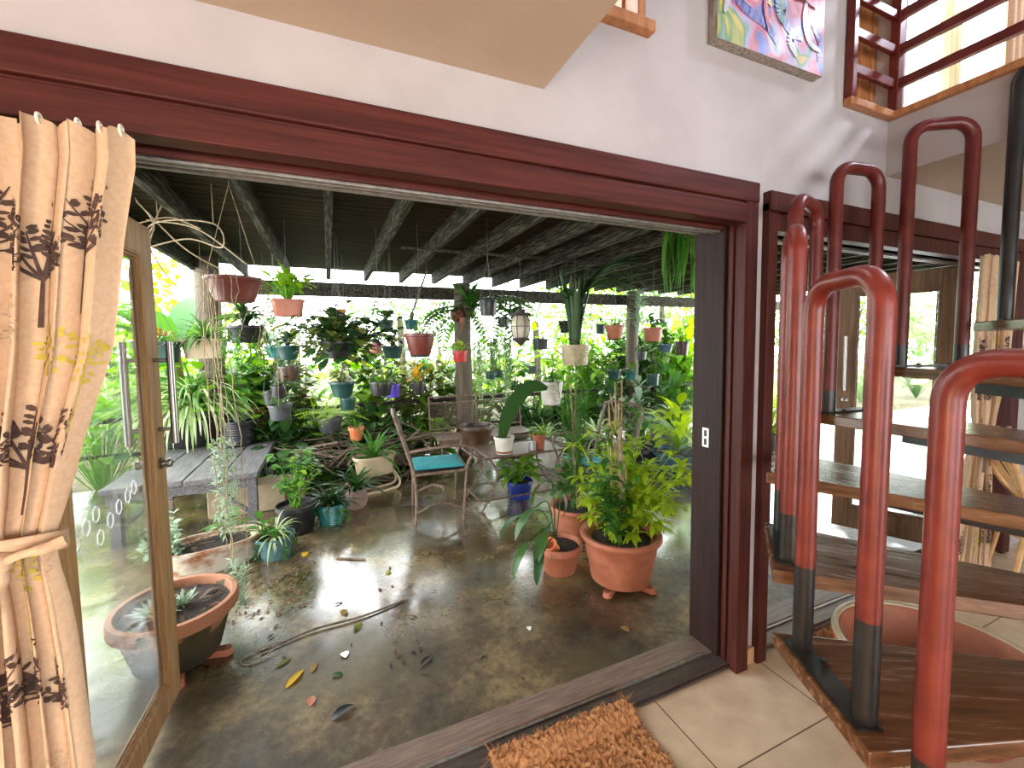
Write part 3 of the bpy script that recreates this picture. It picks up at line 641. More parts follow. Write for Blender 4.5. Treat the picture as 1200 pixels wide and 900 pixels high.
# ---- foliage generators (local coordinates, origin at the soil) ----
def g_broad(m, n=14, h=.2, L=.1, W=.07, spread=.6, shape='ovate', droop=.7, stem=.004, el=(25, 85)):
    for k in range(n):
        d = rdir(*el); hh = h*R(.45, 1.1); p = V((R(-.02, .02), R(-.02, .02), 0)); q = p+V((d.x*hh*spread, d.y*hh*spread, hh*(.35+.65*d.z)))
        mid = (p+q)/2+V((0, 0, hh*.12)); m.tube([p, mid, q], [stem, stem*.8, stem*.6], 4)
        dd = V((d.x, d.y, R(-.2, .5))); m.leaf(q, dd, L*R(.7, 1.15), W*R(.75, 1.1), droop*R(.6, 1.3), 4, shape, .18)
def g_strap(m, n=30, L=.3, W=.018, el=(25, 85), droop=1.6, seg=6, fold=.4, rad=.02):
    for k in range(n):
        d = rdir(*el); m.leaf((d.x*rad, d.y*rad, 0), d, L*R(.6, 1.1), W*R(.8, 1.15), droop*R(.6, 1.25), seg, 'strap', fold)
def g_fern(m, n=12, L=.35, w=.07, el=(30, 75), droop=1.5, pairs=14, lw=.014, fr=None):
    for k in range(n):
        d = rdir(*el) if fr is None else fr[k]; l = L*R(.7, 1.1); p = V((0, 0, 0)); pts = [p]
        ax = d.cross(V((0, 0, -1))); ax = ax.normalized() if ax.length > .01 else V((1, 0, 0)); q = Quaternion(ax, droop*R(.7, 1.2)/pairs)
        for i in range(pairs):
            p = p+d*(l/pairs); d = q @ d; pts.append(p)
            if i > 0:
                t = i/pairs; ll = w*math.sin(PI*min(1, t*.85+.12)); sd = d.cross(V((0, 0, 1))); sd = sd.normalized() if sd.length > .01 else V((1, 0, 0))
                for s in (-1, 1): m.leaf(p, sd*s+d*.35, ll, lw, .4, 2, 'x', .1)
        m.tube(pts, .0022, 4)
def g_trail(m, n=10, L=.5, r=.1, leaf=.02, gap=.03, wob=.03, lw=.6, el=0):
    for k in range(n):
        a = R(0, 2*PI); p = V((math.cos(a)*r, math.sin(a)*r, .01)); l = L*R(.5, 1.1); pts = [p*.5, p+V((0, 0, .02))]
        p = p*1.1; z = 0
        while z < l:
            p = p+V((R(-wob, wob), R(-wob, wob), -gap)); z += gap; pts.append(p)
            for s in range(2): m.leaf(p, V((R(-1, 1), R(-1, 1), R(-.7, .4))), leaf*R(.7, 1.2), leaf*lw, .4, 2, 'x', .15)
        m.tube(pts, .0018, 4)
def g_fluff(m, n=200, rx=.15, rz=.12, L=.04, W=.025, zc=.1, seg=2, droop=.5, shape='x'):
    for k in range(n):
        d = rdir(-40, 90); r = R(.45, 1.)**.5; p = V((d.x*rx*r, d.y*rx*r, zc+d.z*rz*r)); m.leaf(p, V((d.x, d.y, d.z*.5+R(-.4, .4))), L*R(.6, 1.2), W*R(.7, 1.1), droop, seg, shape, .15)
def g_stalk(m, n=5, h=.8, L=.12, W=.03, whorl=6, levels=5, lean=.25, droop=.6, r=.006, base=.04, z0=.35):
    for k in range(n):
        a = R(0, 2*PI); p = V((math.cos(a)*base, math.sin(a)*base, 0)); d = V((R(-lean, lean), R(-lean, lean), 1)).normalized(); hh = h*R(.75, 1.1); c = V((R(-.08, .08), R(-.08, .08), 0)); pts = [p+d*(hh*t)+c*t*t for t in [i/6 for i in range(7)]]
        m.tube(pts, [r*(1-.08*i) for i in range(7)], 5)
        for l in range(levels):
            t = z0+(1-z0)*l/max(1, levels-1); q = p+d*(hh*t)+c*t*t; sub = rdir(-5, 45)
            e = q+sub*L*R(.4, 1.); m.tube([q, e], .002, 4)
            for w in range(whorl):
                dd = (sub*.5+rdir(-25, 30)).normalized(); m.leaf(e, dd, L*R(.7, 1.1), W*R(.8, 1.1), droop, 3, 'ovate', .15)
def g_wispy(m, n=6, h=.9, fine=60, L=.05, lean=.1):
    for k in range(n):
        d = V((R(-lean, lean), R(-lean, lean), 1)).normalized(); hh = h*R(.75, 1.05); p = V((R(-.06, .06), R(-.06, .06), 0)); m.tube([p, p+d*hh*.5, p+d*hh], [.006, .004, .002], 5)
        for i in range(fine):
            t = R(.15, 1.); q = p+d*hh*t; dd = rdir(-15, 60); e = q+dd*R(.05, .16)*(1.2-.6*t); m.tube([q, e], .0013, 3)
            for j in range(5): m.leaf(q.lerp(e, R(.3, 1)), (dd+rdir(-60, 60)*.8), L*R(.5, 1.2), .006, .3, 1, 'x', 0)
def g_twigs(m, n=20, L=.3, r=.0025, el=(0, 70)):
    for k in range(n):
        d = rdir(*el); p = V((R(-.03, .03), R(-.03, .03), 0)); pts = [p]
        for i in range(5): d = (d+V((R(-.3, .3), R(-.3, .3), R(-.25, .2)))).normalized(); p = p+d*L*R(.6, 1.1)/5; pts.append(p)
        m.tube(pts, [r, r, r*.9, r*.8, r*.6, r*.4], 4)
GEN = dict(broad=g_broad, strap=g_strap, fern=g_fern, trail=g_trail, fluff=g_fluff, stalk=g_stalk, wispy=g_wispy, twigs=g_twigs)
SC_KEYS = ('h', 'L', 'W', 'w', 'lw', 'rx', 'rz', 'zc', 'leaf', 'gap', 'wob', 'stem', 'r', 'rad', 'base')

def pot_mesh(style, D, h):
    r = D/2; m = MB(); sx = sy = 1; p = 2; wob = None
    if style == 'bowl': pr = [(0, 0), (.62*r, 0), (.66*r, .02*h), (.80*r, .4*h), (.92*r, .82*h), (.95*r, .86*h), (r, .87*h), (r, h), (.93*r, h), (.90*r, .84*h), (0, .80*h)]
    elif style == 'tub': pr = [(0, 0), (.78*r, 0), (.80*r, .03*h), (.94*r, .84*h), (r, .86*h), (r, h), (.94*r, h), (.92*r, .86*h), (0, .82*h)]
    elif style == 'classic': pr = [(0, 0), (.66*r, 0), (.68*r, .02*h), (.88*r, .74*h), (.90*r, .755*h), (.97*r, .76*h), (r, .78*h), (r, .97*h), (.985*r, h), (.90*r, h), (.88*r, .97*h), (.86*r, .84*h), (0, .82*h)]
    elif style == 'big': pr = [(0, 0), (.70*r, 0), (.73*r, .015*h), (.79*r, .3*h), (.84*r, .55*h), (.855*r, .56*h), (.855*r, .575*h), (.885*r, .80*h), (.93*r, .865*h), (.98*r, .88*h), (r, .91*h), (r, .97*h), (.985*r, h), (.90*r, h), (.88*r, .97*h), (.86*r, .86*h), (0, .84*h)]
    elif style == 'rib': pr = [(0, 0), (.58*r, 0), (.62*r, .03*h), (.86*r, .80*h), (.88*r, .84*h), (1.*r, .86*h), (r, h), (.93*r, h), (.88*r, .86*h), (0, .82*h)]; wob = lambda a, z: 1+.022*(math.cos(a*24) > 0)*(z < .83*h)
    elif style == 'round': pr = [(0, 0), (.6*r, 0), (.85*r, .14*h), (r, .45*h), (.95*r, .75*h), (.75*r, .92*h), (.74*r, h), (.66*r, h), (.66*r, .88*h), (0, .85*h)]
    elif style == 'ringed': pr = [(0, 0), (.72*r, 0)]+[(r*(.75+.20*t+(.018 if i % 2 else -.012)), h*(.04+.86*t)) for i, t in enumerate([k/18 for k in range(19)])]+[(r, .93*h), (r, h), (.92*r, h), (.9*r, .85*h), (0, .82*h)]
    elif style == 'urn': pr = [(0, 0), (.55*r, 0), (.55*r, .04*h), (.45*r, .09*h), (.7*r, .25*h), (.92*r, .55*h), (.9*r, .8*h), (.84*r, .88*h), (r, .95*h), (r, h), (.86*r, h), (.8*r, .88*h), (0, .84*h)]
    else:
        pr = [(0, 0), (.80*r, 0), (.82*r, .03*h), (.93*r, .80*h), (.94*r, .84*h), (r, .86*h), (r, h), (.95*r, h), (.91*r, .86*h), (0, .82*h)]; p = 5 if style != 'oval' else 2.6; sy = .58 if style in ('rect', 'oval') else 1
    m.lathe(pr, 48 if style == 'rib' else 32, (0, 0, 0), sx, sy, p, wob)
    s = MB(); s.lathe([(.875*r*(.74 if style == 'round' else 1), .845*h), (.5*r, .875*h), (.01*r, .885*h)], 24, (0, 0, 0), sx, sy, p)
    return m, s
def add_plants(root, D, zs, plants):
    for fn, mat, kw in plants:
        m = MB(); k = {a: (b*D if a in SC_KEYS else b) for a, b in kw.items()}
        nm = k.pop('nm', 'foliage'); off = k.pop('off', (0, 0, 0))
        GEN[fn](m, **k); o = m.build(nm, mat, root, (off[0]*D, off[1]*D, zs+off[2]*D), smooth=60)
        if nm == 'leaf_litter': o['kind'] = 'stuff'
def hang(label, u, v, w, D, hf, style, mat, plants, wires=3, rz=0, ztop=2.5, name='hanging_plant', cat='hanging plant', soil='soil', wm='wire', apex=.33, foot=None):
    d = FPX*D/w; p = at_depth(u, v, d); h = hf*D
    root = thing(name, label, cat, (p.x, p.y, p.z-h), 'hanging plants under the patio roof', rz)
    m, s = pot_mesh(style, D, h); pot = m.build('pot', mat, root); s.build('soil', soil, root)
    if foot: MB().lathe([(0, -.06*D), (.28*D, -.06*D), (.31*D, -.01*D), (.28*D, .0), (0, .0)], 24).build('saucer', foot, root)
    if wires:
        zt = (ztop-root.location.z) if p.y < 5.85 else (2.13-root.location.z); ax = min(apex, max(.06, zt-h-.06)); wmsh = MB(); ry = .56 if style in ('rect', 'oval') else .96
        for k in range(wires):
            a = 2*PI*k/wires+.5; wmsh.tube([(math.cos(a)*D*.48, math.sin(a)*D*.48*ry, h*.93), (0, 0, h+ax)], .0022, 5)
        wmsh.tube([(0, 0, h+ax-.01), (0, 0, zt)], .0022, 5); wmsh.build('hanger', wm, root)
    add_plants(root, D, h*.88, plants)
    return root
def gpot(label, u, vb, w, vr, style, mat, plants, z0=PZ, rz=0, name='potted_plant', cat='potted plant', D=None, soil='soil', group=None, lift=0, saucer=None):
    q = at_z(u, vb, z0+lift); n = V((q.x, q.y, 0)).normalized(); c = V(q)
    for _ in range(5):
        DD = D or w*depth_of(V((c.x, c.y, z0)))/FPX; c = q+n*DD*.36
    h = max(.05, z_at(c, vr)-z0-lift)
    root = thing(name, label, cat, (c.x, c.y, z0+lift), group, rz)
    m, s = pot_mesh(style, DD, h); m.build('pot', mat, root)
    if soil: s.build('soil', soil, root)
    if saucer: MB().lathe([(0, -.0), (.36*DD, 0), (.48*DD, .028*1), (.46*DD, .03), (.40*DD, .012), (0, .01)], 28).build('saucer', saucer, root); 
    add_plants(root, DD, h*.88, plants)
    return root, DD, h
B = lambda mat, **k: ('broad', mat, k)
ST = lambda mat, **k: ('strap', mat, k)
FE = lambda mat, **k: ('fern', mat, k)
TR = lambda mat, **k: ('trail', mat, dict(nm='trailing_stems', **k))
FL = lambda mat, **k: ('fluff', mat, k)
TW = lambda mat, **k: ('twigs', mat, dict(nm='dry_stems', **k))
def small(m, kind='b', k=1.):
    k *= 1.35
    return {'b': [B(m, n=18, h=.55*k, L=.42*k, W=.3*k)], 's': [ST(m, n=26, L=.9*k, W=.07*k)], 'f': [FE(m, n=12, L=.95*k, w=.24*k, lw=.05, pairs=12)], 'u': [FL(m, n=110, rx=.55*k, rz=.4*k, L=.2*k, W=.12*k, zc=.1)]}[kind]
# ---- hanging pots, u, rim row, rim width in the frame, real rim width ----
h1 = hang('red-brown hanging bowl trailing long dry strings of succulent down to the floor', 274, 326, 60, .28, .46, 'bowl', 'brownp', [TW('twine', n=26, L=.8, el=(-60, 20)), ('trail', 'twine', dict(nm='dry_stems', n=13, L=1.6, r=.5, leaf=.02, gap=.14, wob=.05))], wires=2, wm='twine', apex=.5)
vm = MB(); O = h1.location
for k in range(7):
    x0, y0 = R(-.09, .0), R(-.10, -.05); zb = R(.02, .5) if k < 4 else R(.55, .9); pts = []; zz = O.z+.12; p = V((x0-.03, y0-.05, .12))
    while p.z+O.z > zb: pts.append(p.copy()); p = p+V((R(-.006, .008), R(-.006, .006), -.05))
    vm.tube(pts, .0026, 5)
vm.build('hanging_strings', 'twine', h1)
for z0, z1, n, rr in ((.50, 1.02, 420, .06), (.08, .36, 200, .045)):
    vl = MB()
    for k in range(n):
        z = R(z0, z1); p = V((-.07+R(-rr, rr)*.8+(.03 if z0 < .4 else 0), -.12+R(-rr, rr)*.8, z-O.z)); d = rdir(-30, 60); vl.leaf(p, d, R(.03, .055), .012, .4, 2, 'x', .4)
    vl.build('succulent_cluster', 'l_silver', h1)
hang('terracotta window-box planter with rounded green leaves hanging below the rafters', 337, 351, 36, .24, .55, 'rect', 'terrap', [B('l_bright', n=54, h=.85, L=.42, W=.36, shape='heart', droop=.9, spread=1.1)], 4, .1)
hang('small square orange pot hanging above the dark broad-leaved plant', 394, 363, 21, .17, .92, 'square', 'terrao', small('l_mid', 'u', .5), 4)
hang('dark teal hanging bowl above a brown pot on the same wires', 337, 405, 27, .22, .62, 'bowl', 'green', small('l_dark', 'b', .8))
hang('pale teal hanging bowl partly behind a darker teal one', 323, 405, 24, .22, .6, 'bowl', 'teal', small('l_mid', 's', .5))
hang('brown hanging pot just below the two teal bowls', 338, 429, 24, .2, .7, 'tub', 'brownglaze', [TR('l_dark', n=10, L=1., r=.45, leaf=.16, gap=.14, wob=.05)])
hang('hanging basket hidden under a mass of big dark rounded leaves', 396, 400, 40, .30, .5, 'bowl', 'potblack', [B('l_dark', n=120, h=.95, L=.36, W=.29, spread=1.35, el=(-65, 85), droop=1.1), B('l_olive', n=70, h=1.1, L=.36, W=.27, spread=1.3, el=(-60, 70), droop=1.2), B('l_dark', n=50, h=1.0, L=.36, W=.28, spread=1.3, el=(-30, 50), off=(.8, .1, .15)), B('l_silver', n=14, h=.9, L=.34, W=.27, spread=1.3, el=(-60, 40)), ('fluff', 'l_dark', dict(n=150, rx=.95, rz=.62, L=.34, W=.26, zc=-.12, seg=3, shape='ovate', droop=.8)), ('fluff', 'l_olive', dict(n=60, rx=1.05, rz=.7, L=.34, W=.26, zc=-.1, seg=3, shape='ovate', droop=.8))])
hang('green hanging pot high behind the dark broad-leaved plant', 452, 375, 19, .18, .75, 'bowl', 'green', small('l_mid', 'b', 1.))
hang('small teal bowl hanging under the garden beam beside a leaning stick', 482, 375, 18, .18, .6, 'bowl', 'teal', [ST('l_mid', n=8, L=1.2, W=.2, el=(30, 80))])
hang('ribbed maroon hanging pot with a green saucer', 492, 391, 38, .27, .66, 'rib', 'brownp', [B('l_bright', n=12, h=.35, L=.18, W=.15)], 3, foot='green')
hang('green hanging bowl behind the violet flower', 460, 405, 25, .21, .6, 'bowl', 'green', small('l_dark', 'b', .8)+[('broad', 'flower', dict(nm='flower', n=7, h=.12, L=.16, W=.12, off=(-.6, -.2, .1)))])
hang('pink hanging pot half hidden behind the green bowl', 440, 402, 16, .16, .8, 'tub', 'terrap', small('l_mid', 'b', .9))
hang('green hanging bowl above the lime ferns', 401, 447, 29, .23, .62, 'bowl', 'green', [B('l_olive', n=26, h=.8, L=.4, W=.28, el=(10, 85)), TW('twine', n=8, L=1.)])
hang('dark green pot hanging directly below the green bowl over the ferns', 407, 466, 18, .17, .8, 'tub', 'green', [], 3)
hang('black hanging pot in front of a violet one', 446, 447, 27, .2, .6, 'tub', 'potblack', [ST('l_bright', n=30, L=.7, W=.09)])
hang('violet hanging pot peeking from behind a black one', 460, 450, 18, .15, .85, 'tub', 'purple', small('l_mid', 's', .7))
hang('small black hanging pot beneath the yellow-leaved plant', 490, 448, 16, .14, .9, 'tub', 'potblack', [B('l_yellow', n=16, h=1.2, L=.7, W=.45), B('l_bright', n=12, h=1., L=.6, W=.4)])
hang('red hanging pot of lime leaves against the bench post', 539, 411, 18, .165, .72, 'tub', 'potred', [B('l_lime', n=26, h=.75, L=.36, W=.3, el=(15, 85))], 3)
hang('grey hanging pot near the lantern', 633, 397, 16, .16, .8, 'square', 'potgrey', [TW('twine', n=14, L=1.3), TR('l_pale', n=6, L=1., r=.4, leaf=.15, gap=.14, wob=.05)])
hang('small grey hanging pot lower than the lantern', 625, 429, 11, .11, .8, 'tub', 'potgrey', small('l_mid', 'u', .8))
hang('dark teal hanging pot behind the trailing moss', 575, 435, 13, .13, .7, 'tub', 'green', small('l_pale', 'u', .8))
hang('dark teal pot beside the one behind the trailing moss', 584, 434, 10, .11, .8, 'tub', 'green', small('l_mid', 's', .7))
big = hang('cream hanging pot with huge strap leaves rising to the roof', 674, 404, 35, .30, .68, 'tub', 'cream', [FL('l_pale', n=80, rx=.5, rz=.2, L=.16, W=.07, zc=.05), TR('l_pale', n=8, L=.6, r=.45, leaf=.1, gap=.1, wob=.05)])
m = MB(); rg = random.Random(2)
for k in range(30):
    a = rg.uniform(0, 2*PI); d = V((math.cos(a)*.07, math.sin(a)*.07, 1)); m.leaf((math.cos(a)*.05, math.sin(a)*.05, .17), d, rg.uniform(.6, .84), .06, rg.uniform(.0, .3), 10, 'strap', .35)
for k in range(26):
    a = rg.uniform(-.9, .3); d = V((math.cos(a)*.22, math.sin(a)*.22, 1)); m.leaf((.03, 0, .55), d, rg.uniform(.65, 1.1), .05, rg.uniform(1.6, 2.7), 14, 'strap', .3)
for k in range(8):
    a = rg.uniform(2.5, 3.8); d = V((math.cos(a)*.2, math.sin(a)*.2, 1)); m.leaf((.0, 0, .5), d, rg.uniform(.4, .6), .04, rg.uniform(1.5, 2.4), 12, 'strap', .3)
m.build('strap_leaves', 'l_dark', big)
m = MB()
for k in range(12): m.tube(curve_pts([(R(-.04, .04), R(-.04, .04), .17), (R(-.04, .04), R(-.05, .05), .45), (R(-.03, .03), R(-.03, .03), .68)], 5), .008, 5)
m.build('stalks', 'l_olive', big)
hang('pink terracotta hanging pot with feathery fern, ribbed sides', 720, 381, 24, .21, .66, 'rib', 'terrap', [FE('l_bright', n=18, L=1., w=.26, lw=.06, pairs=12)], 3, foot='potblack')
hang('plain terracotta hanging pot with drooping palmate leaves', 765, 384, 23, .21, .7, 'tub', 'terrap', [B('l_mid', n=30, h=.8, L=.45, W=.2, el=(5, 80), droop=1.3)], 3, foot='potblack')
hang('dark green hanging bowl straight below the ribbed pink pot', 720, 433, 17, .165, .68, 'bowl', 'green', [ST('l_mid', n=16, L=1.1, W=.1, el=(30, 85))])
hang('green hanging pot second from the ribbed pink one, mostly behind stems', 740, 433, 14, .14, .85, 'tub', 'teal', small('l_pale', 'u', .8))
hang('deep green hanging pot under the plain terracotta one', 765, 438, 15, .15, .9, 'tub', 'green', small('l_mid', 'b', .9))
hang('two-tone white pot hanging above the iron table', 646, 447, 28, .24, .95, 'tub', 'white', [B('l_dark', n=10, h=.4, L=.4, W=.12)], 3, foot='brownglaze')
hang('tiny dark teal pot hanging left of the ribbed pink pot', 704, 380, 12, .13, .95, 'tub', 'green', small('l_mid', 'u', .9))
hang('dark hanging basket behind the huge strap leaves', 664, 376, 20, .2, .7, 'bowl', 'potblack', [TR('l_dark', n=14, L=1.2, r=.45, leaf=.16, gap=.15, wob=.05)])
hang('blue-green hanging bowl near the dark doorway jamb', 780, 403, 18, .17, .55, 'bowl', 'bluegreen', [B('l_mid', n=16, h=.9, L=.5, W=.35)])
hang('brown fibre basket hanging closest to the dark doorway jamb', 799, 400, 17, .17, .95, 'tub', 'brownglaze', [TW('drywood', n=20, L=1., el=(-60, 30)), B('l_bright', n=10, h=1., L=.6, W=.3)])
hang('long cream planter of grassy leaves hanging behind the dry strings', 240, 397, 46, .34, .50, 'rect', 'cream', [ST('l_mid', n=80, L=1.0, W=.05, el=(10, 80)), ST('l_pale', n=40, L=.9, W=.04)], 4, .1)
hang('dark green planter of rust-tinged leaves behind the steel door bar', 184, 400, 46, .32, .55, 'rect', 'green', [FL('l_rust', n=220, rx=.55, rz=.24, L=.14, W=.08, zc=.06), ST('l_mid', n=24, L=.7, W=.04, el=(15, 80))], 4)
hang('dark hanging basket of ivy under the red-brown bowl', 287, 382, 40, .26, .5, 'bowl', 'potblack', [TR('l_mid', n=26, L=1.1, r=.45, leaf=.26, gap=.14, wob=.07, lw=.9), B('l_dark', n=40, h=.6, L=.36, W=.28)])
hang('narrow pale grey pot hanging above a wider grey pot', 315, 458, 13, .12, 1.2, 'tub', 'potgrey', [], 2)
hang('wide grey hanging pot below the narrow pale grey one', 328, 474, 26, .21, .68, 'tub', 'potgrey', [FE('l_mid', n=10, L=.9, w=.2, lw=.05)], 3, wm='twine')
hang('black nursery pot of short leaves behind the grey hanging pots', 326, 452, 17, .15, .9, 'tub', 'potblack', small('l_dark', 'b', .9), 3)
# more distant hanging plants seen small against the sky
for lab, u, v, w, mt, pl in (('hanging pot of trailing green in front of the pale sky left of the lantern', 590, 372, 14, 'potblack', [TR('l_pale', n=12, L=3., r=.4, leaf=.2, gap=.18, wob=.06)]),
                            ('hanging pot of drooping fern beside the top of the bench post', 572, 352, 22, 'potblack', [FE('l_mid', n=16, L=1.6, w=.32, lw=.07, el=(-10, 50), pairs=14)]),
                            ('hanging pot of pale trailing strands behind the lantern', 606, 362, 13, 'green', [TR('l_lime', n=10, L=3.4, r=.4, leaf=.14, gap=.15, wob=.05)]),
                            ('small dark pot hanging amid the stems under the plain terracotta pot', 752, 412, 12, 'potgrey', small('l_dark', 'b', 1.2))):
    hang(lab, u, v, w, .15, .8, 'tub', mt, pl)
# mounted plants and things on the posts
e = thing('epiphyte', 'leafy epiphyte with long pinnate fronds tied to the top of the bench post', 'plant', (P1.x+.05, 5.56, 1.98))
MB().lathe([(.0, -.12), (.05, -.1), (.09, 0), (.06, .08), (0, .1)], 14).build('root_ball', 'drywood', e)
m = MB(); g_fern(m, 22, .95, .26, (-20, 40), 1.5, 14, .07); m.build('fronds', 'l_mid', e)
m = MB(); g_strap(m, 22, .5, .11, (10, 85), .9, 5, .2); m.build('broad_leaves', 'l_mid', e)
e = thing('air_plant', 'pale spiky air plant standing up the round post', 'plant', (P2.x-.02, 5.52, 1.75))
m = MB()
for k in range(22):
    z = k*.03
    for j in range(7): a = R(0, 6.28); m.leaf((math.cos(a)*.03, math.sin(a)*.03, z), V((math.cos(a), math.sin(a), .75)), R(.14, .26)*(1-.25*k/22), .022, 1.1, 4, 'strap', .4)
m.build('leaves', 'l_silver', e); MB().tube([(0, 0, -.1), (0, 0, .68)], .025, 8).build('stem', 'l_silver', e)
e = thing('flower_pot', 'round rust-red pot with a dark mouth fixed on the bench post', 'pot', (at_y(538, 368, 5.52).x, 5.50, at_y(538, 368, 5.52).z))
m = MB(); m.lathe([(0, 0), (.05, 0), (.075, -.03), (.095, -.10), (.098, -.115), (.08, -.118), (.07, -.1), (0, -.05)], 24); o = m.build('pot', 'brownp', e); o.rotation_euler.x = PI/2
MB().tube(curve_pts([(0, -.11, -.06), (.0, -.12, -.14), (0, -.06, -.24)], 5), [.025]*5+[.012]*6, 8).build('spout', 'terra', e)
for lab, u0, L in (('leafy vine hanging from the beam beside the window-box planter', 312, .9), ('leafy vine hanging from the beam above the pink pot', 436, .8), ('leafy vine hanging from the beam left of the bench post', 520, .75), ('leafy vine hanging from the beam behind the huge strap leaves', 690, .8)):
    p = at_y(u0, 345, 5.83); e = thing('hanging_vine', lab, 'vine', (p.x, 5.83, 2.12)); m = MB(); g_trail(m, 5, L, .05, .055, .045, .02, .8); m.build('foliage', 'l_mid', e, smooth=60)
p = at_depth(790, 262, 3.3); e = thing('hanging_frond', 'green palm frond drooping from the roof next to the dark jamb', 'palm frond', (p.x, p.y, 2.34)); m = MB()
for k in range(22): m.leaf((R(-.12, .22), R(-.04, .04), R(-.02, .04)), V((R(-.25, .35), R(-.15, .15), -1)), R(.3, .62), R(.025, .045), R(-.1, .25), 7, 'strap', .3)
m.build('leaflets', 'l_mid', e, smooth=60); MB().tube(curve_pts([(-.45, .05, .165), (-.15, 0, .06), (.22, 0, -.02)], 5), .008, 6).build('stalk', 'l_olive', e)
# lantern
lp = at_depth(610, 385, 4.3); ln = thing('hanging_lantern', 'old hanging lantern with domed dark cap and frosted glass', 'lantern', (lp.x, lp.y, lp.z-.19))
m = MB(); m.lathe([(0, .30), (.03, .30), (.05, .335), (.10, .345), (.115, .325), (.12, .315), (.0, .315)], 24); m.lathe([(.012, .33), (.05, .35), (.045, .375), (.02, .39), (.008, .41), (0, .41)], 16); m.build('cap', 'wire', ln)
MB().lathe([(0, .085), (.06, .085), (.088, .14), (.098, .21), (.085, .29), (.06, .315), (0, .315)], 20).build('glass', 'lampglass', ln)
m = MB(); m.lathe([(0, 0), (.008, .0), (.012, .02), (.03, .035), (.06, .06), (.092, .085), (.092, .098), (0, .098)], 20); m.build('base', 'wire', ln)
m = MB()
for k in range(8):
    a = 2*PI*k/8; m.tube(curve_pts([(math.cos(a)*r, math.sin(a)*r, z) for r, z in ((.075, .09), (.095, .14), (.104, .21), (.092, .29), (.07, .32))], 4), .004, 5)
m.tube([(.103*math.cos(a), .103*math.sin(a), .21) for a in [2*PI*i/24 for i in range(24)]], .003, 5, True); m.build('cage', 'wire', ln)
MB().tube([(0, 0, .40), (0, 0, 2.5-ln.location.z)], .003, 6).build('chain', 'wire', ln)
for lab, u0, v0, dp, n, L in (('pale mossy strands hanging from the roof beside the bench post', 566, 400, 5.4, 16, .55), ('pale mossy strands hanging between the bench post and lantern', 588, 395, 5.4, 16, .62)):
    p = at_depth(u0, v0, dp); e = thing('hanging_moss', lab, 'plant', (p.x, p.y, p.z)); m = MB(); g_trail(m, n*2, L*1.2, .10, .045, .022, .006, .4); m.build('strands', 'l_pale', e)
    MB().tube([(0, 0, 0), (0, 0, (2.5 if p.y < 5.8 else 2.13)-p.z)], .003, 5).build('hook', 'wire', e)
# ---- the timber bench, its tubs, and the pots along the left ----
bn = thing('timber_bench', 'weathered grey timber bench carrying the black tubs', 'bench', (-1.0, 4.75, PZ), None)
for k in range(4):
    x = -.62+k*.26
    MB().box((x, -.68+.02*(k % 2), .435), (x+.25, .68, .48)).build('plank', 'greywood', bn, bevel=.006)
for sx in (-.55, .36):
    for sy in (-.60, .55): MB().box((sx-.035, sy-.035, 0), (sx+.035, sy+.035, .435)).build('leg', 'greywood', bn, bevel=.004)
for sy in (-.60, .55): MB().box((-.6, sy-.02, .35), (.4, sy+.02, .434)).build('cross_rail', 'greywood', bn)
m = MB()
for s in (-1, 1): m.tube([(s*.2-.1, -.58, .36), (s*.5-.1, -.58, .05)], .018, 6)
m.build('brace', 'greywood', bn)
BZ = PZ+.48
gpot('black tub of striped spider plant on the timber bench', 232, 524, 92, 478, 'tub', 'potblack', [ST('l_varieg', n=300, L=.95, W=.036, el=(15, 88), droop=2.4, seg=7, rad=.16), ST('l_mid', n=150, L=.95, W=.034, el=(35, 88), droop=1.7, rad=.16), ST('l_varieg', n=120, L=.6, W=.034, el=(-10, 50), droop=1.2, rad=.3, off=(0, -.12, .1))], BZ)
gpot('stack of black plastic trays at the end of the timber bench', 281, 524, 38, 492, 'ringed', 'potblack', [ST('l_silver', n=24, L=.5, W=.05)], BZ)
gpot('olive glazed urn of leafy stems behind the bench end', 295, 516, 40, 476, 'urn', 'olive', [B('l_bright', n=30, h=.9, L=.35, W=.25), TR('l_bright', n=8, L=.6, r=.4, leaf=.12, gap=.1, wob=.05)], BZ)
ck = struct  # noqa
bk = MB(); bk.box((0, 0, 0), (.62, .26, .26)); p = at_z(268, 622, PZ); o = bk.build('stone_block', 'card', None, (p.x-.22, p.y+.35, PZ), bevel=.01); tag(o, 'tan stone block on the floor behind the rusty trough', 'block')
bk = MB(); bk.box((0, 0, 0), (.3, .3, .24)); p = at_z(322, 606, PZ); o = bk.build('stone_block', 'card', None, (p.x-.06, p.y+.22, PZ), bevel=.01); tag(o, 'smaller tan block between bench leg and black pot', 'block')
r, D, h = gpot('rust-stained white oval trough of dead stems and soil', 252, 677, 100, 632, 'oval', 'rusty', [TW('drywood', n=26, L=.35, el=(0, 40), off=(-.2, 0, 0)), B('l_mid', n=9, h=.28, L=.16, W=.12, off=(.12, .05, 0))], rz=.25)
m = MB()
for k in range(330):
    d = rdir(0, 70, PI*.5, PI*1.5); m.leaf((-.20*1+d.x*R(0, .22), d.y*R(0, .2), h+d.z*R(0, .28)), rdir(-20, 60), R(.03, .06), .03, .4, 2, 'ovate', .1)
m.build('foliage', 'l_silver', r)
r, D, h = gpot('largest mossy terracotta pot with succulents behind the honey glass door', 212, 792, 122, 704, 'classic', 'mossterra', [ST('l_silver', n=60, L=.16, W=.035, el=(15, 75), droop=.4, seg=3, rad=.1, off=(-.12, -.05, 0)), ST('l_silver', n=30, L=.13, W=.03, el=(15, 75), droop=.4, seg=3, rad=.06, off=(.05, .05, 0)), ('fluff', 'l_litter', dict(nm='leaf_litter', n=70, rx=.35, rz=.02, L=.12, W=.04, zc=.01))], lift=.035)
